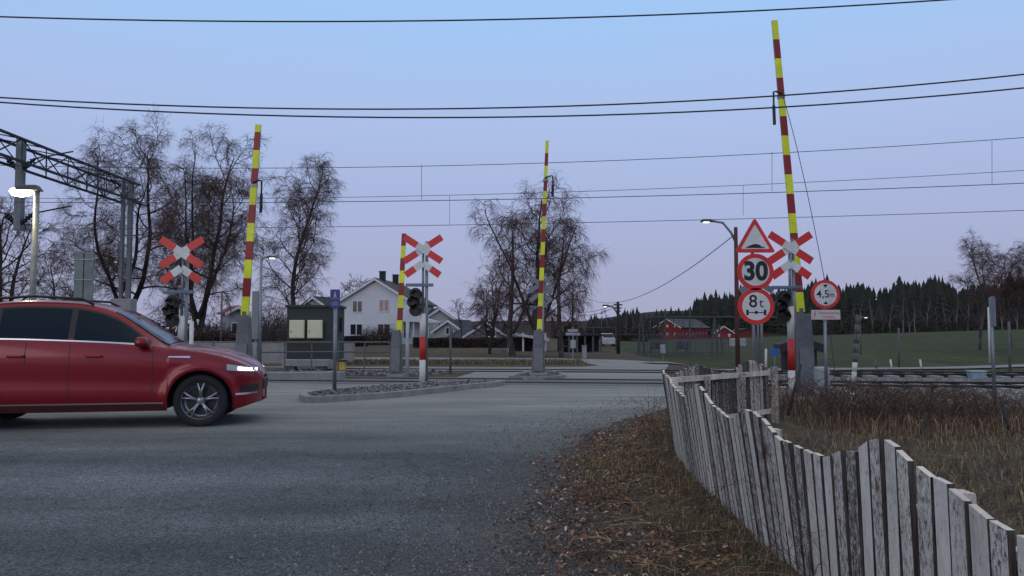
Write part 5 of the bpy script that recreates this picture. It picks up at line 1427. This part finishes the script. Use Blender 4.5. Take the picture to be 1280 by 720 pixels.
mb = MB(); mb.box((-1.5, 0, .4), (2.0, 1.66, .34)); mb.box((-3.7, 0, .45), (.5, 1.5, .3)); mb.box((.56, 0, .42), (.2, 1.1, .25)); mb.box((-1.6, 0, .5), (4.3, 1.05, .3)); obj('underbody', mb, M_trimb, CAR)
for xw in (XF, XR_):
    for s_ in (-1, 1):
        mb = MB(); N_ = 24; b = 0
        for i in range(N_+1):
            a = -.2+(PI+.4)*i/N_
            for yy in (.885, .55): mb.v.append((xw+.43*math.cos(a), s_*yy, WR+.43*math.sin(a)))
        for i in range(N_): mb.f.append((2*i, 2*i+1, 2*i+3, 2*i+2)); mb.m.append(0)
        mb.v.append((xw, s_*.55, WR)); c_ = len(mb.v)-1
        for i in range(N_): mb.f.append((c_, 2*i+1, 2*i+3)); mb.m.append(0)
        obj('wheel_housing', mb, M_trimb, CAR)
def patch(name, xa, xb, lo, hi, off, m, parent, side=-1, nx_=24, nz=6):
    mb = MB()
    for i in range(nx_+1):
        x = xa+(xb-xa)*i/nx_; a, b = lo(x), hi(x)
        for k in range(nz+1):
            z = a+(b-a)*k/nz; mb.v.append((x, side*(side_y(x, z)+off), z))
    w = nz+1
    for i in range(nx_):
        for k in range(nz): mb.f.append((i*w+k, (i+1)*w+k, (i+1)*w+k+1, i*w+k+1)); mb.m.append(0)
    return obj(name, mb, m, parent, True)
for sd in (-1, 1):
    lo = lambda x: Bc(x)+.035
    hi = lambda x: max(Bc(x)+.036, Hc(x)-.125)
    patch('window_surround', -3.55, -.66, lambda x: Bc(x)+.012, lambda x: max(Bc(x)+.013, Hc(x)-.1), .004, M_trimb, CAR, sd, 60)
    patch('front_window', -1.62, -.78, lo, hi, .009, M_cglass, CAR, sd)
    patch('rear_window', -2.55, -1.70, lo, hi, .009, M_cglass, CAR, sd)
    patch('quarter_window', -3.42, -2.62, lo, hi, .009, M_cglass, CAR, sd)
    patch('window_trim', -3.5, -.72, lambda x: Bc(x)+.004, lambda x: Bc(x)+.028, .012, M_chrome, CAR, sd, 50, 1)
    patch('sill_trim', -2.52, -.46, lambda x: .33, lambda x: .352, .012, M_chrome, CAR, sd, 20, 1)
    patch('sill', -2.55, -.45, lambda x: .236, lambda x: .32, .006, mat('car_dark', (.05, .004, .006), .5), CAR, sd, 20, 2)
    patch('door_seam', -.62, -.612, lambda x: .3, lambda x: Bc(x), .003, M_trimb, CAR, sd, 1, 16)
    patch('door_seam', -1.662, -1.654, lambda x: .3, lambda x: Bc(x)+.03, .003, M_trimb, CAR, sd, 1, 16)
    patch('door_seam', -2.2, -2.19, lambda x: .85, lambda x: Bc(x), .003, M_trimb, CAR, sd, 1, 16)
    for hx_ in (-1.45, -2.4):
        h = patch('door_handle', hx_, hx_+.2, lambda x: .965, lambda x: .995, .035, M_car, CAR, sd, 6, 2)
        h.modifiers.new('s', 'SOLIDIFY').thickness = .025
    hl = patch('headlight', .34, .70, lambda x: .735+.11*(.70-x), lambda x: .80+.16*(.70-x), .006, mat('headlight_glass', (.35, .38, .42), .08, var=.1), CAR, sd, 14, 3)
    patch('lamp_element', .48, .69, lambda x: .752+.11*(.70-x), lambda x: .785+.13*(.70-x), .012, mat('headlight_glow', (.9, .9, .9), emit=(.95, .97, 1), estr=9), hl, sd, 8, 1)
    patch('front_trim', .46, .71, lambda x: .43, lambda x: .455, .012, M_chrome, CAR, sd, 10, 1)
    patch('lower_grille', .52, .72, lambda x: .475, lambda x: .56, .006, M_trimb, CAR, sd, 10, 2)
    patch('fender_badge', -.42, -.14, lambda x: .955-.03*(x+.42), lambda x: .972-.0*(x+.42), .006, M_chrome, CAR, sd, 4, 1)
    # mirror
    mb = MB(); mb.box((-.74, sd*.98, 1.17), (.17, .2, .13), top=(.8, .85)); mr_ = obj('wing_mirror', mb, M_car, CAR, True, bevel=.04)
    mb = MB(); mb.box((-.72, sd*.9, 1.115), (.09, .14, .04)); obj('mirror_stalk', mb, M_trimb, mr_)
    mb = MB(); mb.tube([(-3.1, sd*.62, Hc(-3.1)-.03), (-3.0, sd*.63, Hc(-3.0)+.03), (-2.2, sd*.64, Hc(-2.2)+.035), (-1.6, sd*.63, Hc(-1.6)+.03), (-1.45, sd*.62, Hc(-1.45)-.02)], .018, 8); obj('roof_rail', mb, M_trimb, CAR, True)
# windscreen
mb = MB(); nxw = 12; nyw = 12
for i in range(nxw+1):
    x = -.46-.72*i/nxw; H = Hc(x); y1 = Wc(x)*.70*.96
    for k in range(nyw+1):
        t = -1+2*k/nyw; y = y1*t; cs = math.asin(max(-1, min(1, 1-0)))
        zz = H-.05+.05*math.sqrt(max(0, 1-(y/(Wc(x)*.7))**2)); mb.v.append((x+.006, y, zz+.008))
for i in range(nxw):
    for k in range(nyw): a = i*(nyw+1)+k; mb.f.append((a, a+1, a+nyw+2, a+nyw+1)); mb.m.append(0)
obj('windscreen', mb, M_cglass, CAR, True)
mb = MB(); mb.box((.728, 0, .55), (.09, .5, .16)); obj('grille', mb, M_trimb, CAR, bevel=.02)
def lathe_y(mb, prof, cx, cz, y0, sgn, n=40, mi=0):
    b = len(mb.v)
    for i in range(n):
        a = 2*PI*i/n
        for r, y in prof: mb.v.append((cx+r*math.cos(a), sgn*(y0+y), cz+r*math.sin(a)))
    w = len(prof)
    for i in range(n):
        j = (i+1) % n
        for k in range(w-1): mb.f.append((b+i*w+k, b+i*w+k+1, b+j*w+k+1, b+j*w+k)); mb.m.append(mi)
for xw in (XF, XR_):
    for sd in (-1, 1):
        mb = MB(); lathe_y(mb, [(.25, -.2), (.33, -.215), (.355, -.19), (.358, -.03), (.345, -.004), (.30, .004), (.255, -.004), (.25, -.03)], xw, WR+.004, .875, sd); ty = obj('wheel', mb, M_tyre, CAR, True)
        mb = MB(); lathe_y(mb, [(.252, -.0), (.24, -.012), (.235, -.07), (.2, -.1), (.03, -.1)], xw, WR+.004, .873, sd)
        lathe_y(mb, [(.06, -.1), (.058, -.02), (.03, -.012), (.001, -.012)], xw, WR+.004, .873, sd, 20)
        for s5 in range(5):
            for o2 in (-.13, .13):
                a = 2*PI*s5/5+.3; d1 = Vector((math.cos(a), 0, math.sin(a))); d2 = Vector((math.cos(a+o2*1.3), 0, math.sin(a+o2*1.3))); c = Vector((xw, sd*.845, WR+.004))
                mb.tube([c+d1*.04, c+(d1+d2)*.07, c+d2*.242+Vector((0, sd*.012, 0))], [.022, .017, .015], 6)
        obj('rim', mb, M_rim, ty, True)
        mb = MB(); mb.tube([(xw, sd*.775, WR), (xw, sd*.772, WR)], .235, 24); obj('brake_backing', mb, M_trimb, ty)

# ------------------------------------------------------------------ world, sun, camera
W = bpy.data.worlds.new('World'); S.world = W; W.use_nodes = True; nt = W.node_tree; N = nt.nodes; L = nt.links
bg = N['Background']
sky = N.new('ShaderNodeTexSky'); sky.sky_type = 'NISHITA'; sky.sun_disc = False
SUN_EL, SUN_ROT = R(4), R(200)
sky.sun_elevation = SUN_EL; sky.sun_rotation = SUN_ROT
tc = N.new('ShaderNodeTexCoord'); sp = N.new('ShaderNodeSeparateXYZ'); L.new(tc.outputs['Generated'], sp.inputs[0])
rp = N.new('ShaderNodeValToRGB'); L.new(sp.outputs[2], rp.inputs[0])
E = rp.color_ramp.elements
E[0].position = 0.0; E[0].color = (.37, .385, .55, 1)
E[1].position = 1.0; E[1].color = (.86, .84, .80, 1)
for pos, c in ((.06, (.37, .40, .59)), (.14, (.385, .445, .69)), (.25, (.405, .515, .80)), (.38, (.355, .57, .91)), (.6, (.45, .56, .74))):
    e = E.new(pos); e.color = (*c, 1)
k1 = N.new('ShaderNodeVectorMath'); k1.operation = 'SCALE'; k1.inputs[3].default_value = 1/.1*1.05; L.new(rp.outputs[0], k1.inputs[0])
ad = N.new('ShaderNodeMix'); ad.data_type = 'RGBA'; ad.inputs[0].default_value = .05; L.new(k1.outputs[0], ad.inputs[6]); L.new(sky.outputs[0], ad.inputs[7])
L.new(ad.outputs[2], bg.inputs[0]); bg.inputs[1].default_value = .1
sl = bpy.data.lights.new('sun', 'SUN'); sl.energy = .35; sl.angle = R(25); sl.color = (1, .86, .8)
so = bpy.data.objects.new('sun', sl); COL.objects.link(so)
# sun behind the camera, low
dirv = Vector((math.sin(SUN_ROT)*math.cos(R(14)), math.cos(SUN_ROT)*math.cos(R(14)), math.sin(R(14))))
so.rotation_euler = dirv.to_track_quat('Z', 'Y').to_euler()
cam = bpy.data.cameras.new('cam'); co = bpy.data.objects.new('camera', cam); COL.objects.link(co); S.camera = co
cam.sensor_width = 36; cam.lens = 36*1000/1280; cam.clip_end = 3000; cam.clip_start = .05
co.location = (0, 0, CAMZ); co.rotation_euler = (R(90)+PITCH, 0, 0)
S.render.resolution_x = 1024; S.render.resolution_y = 576
S.view_settings.view_transform = 'Standard'; S.view_settings.look = 'None'; S.view_settings.gamma = 1; S.view_settings.exposure = 0; S.view_settings.use_curve_mapping = False
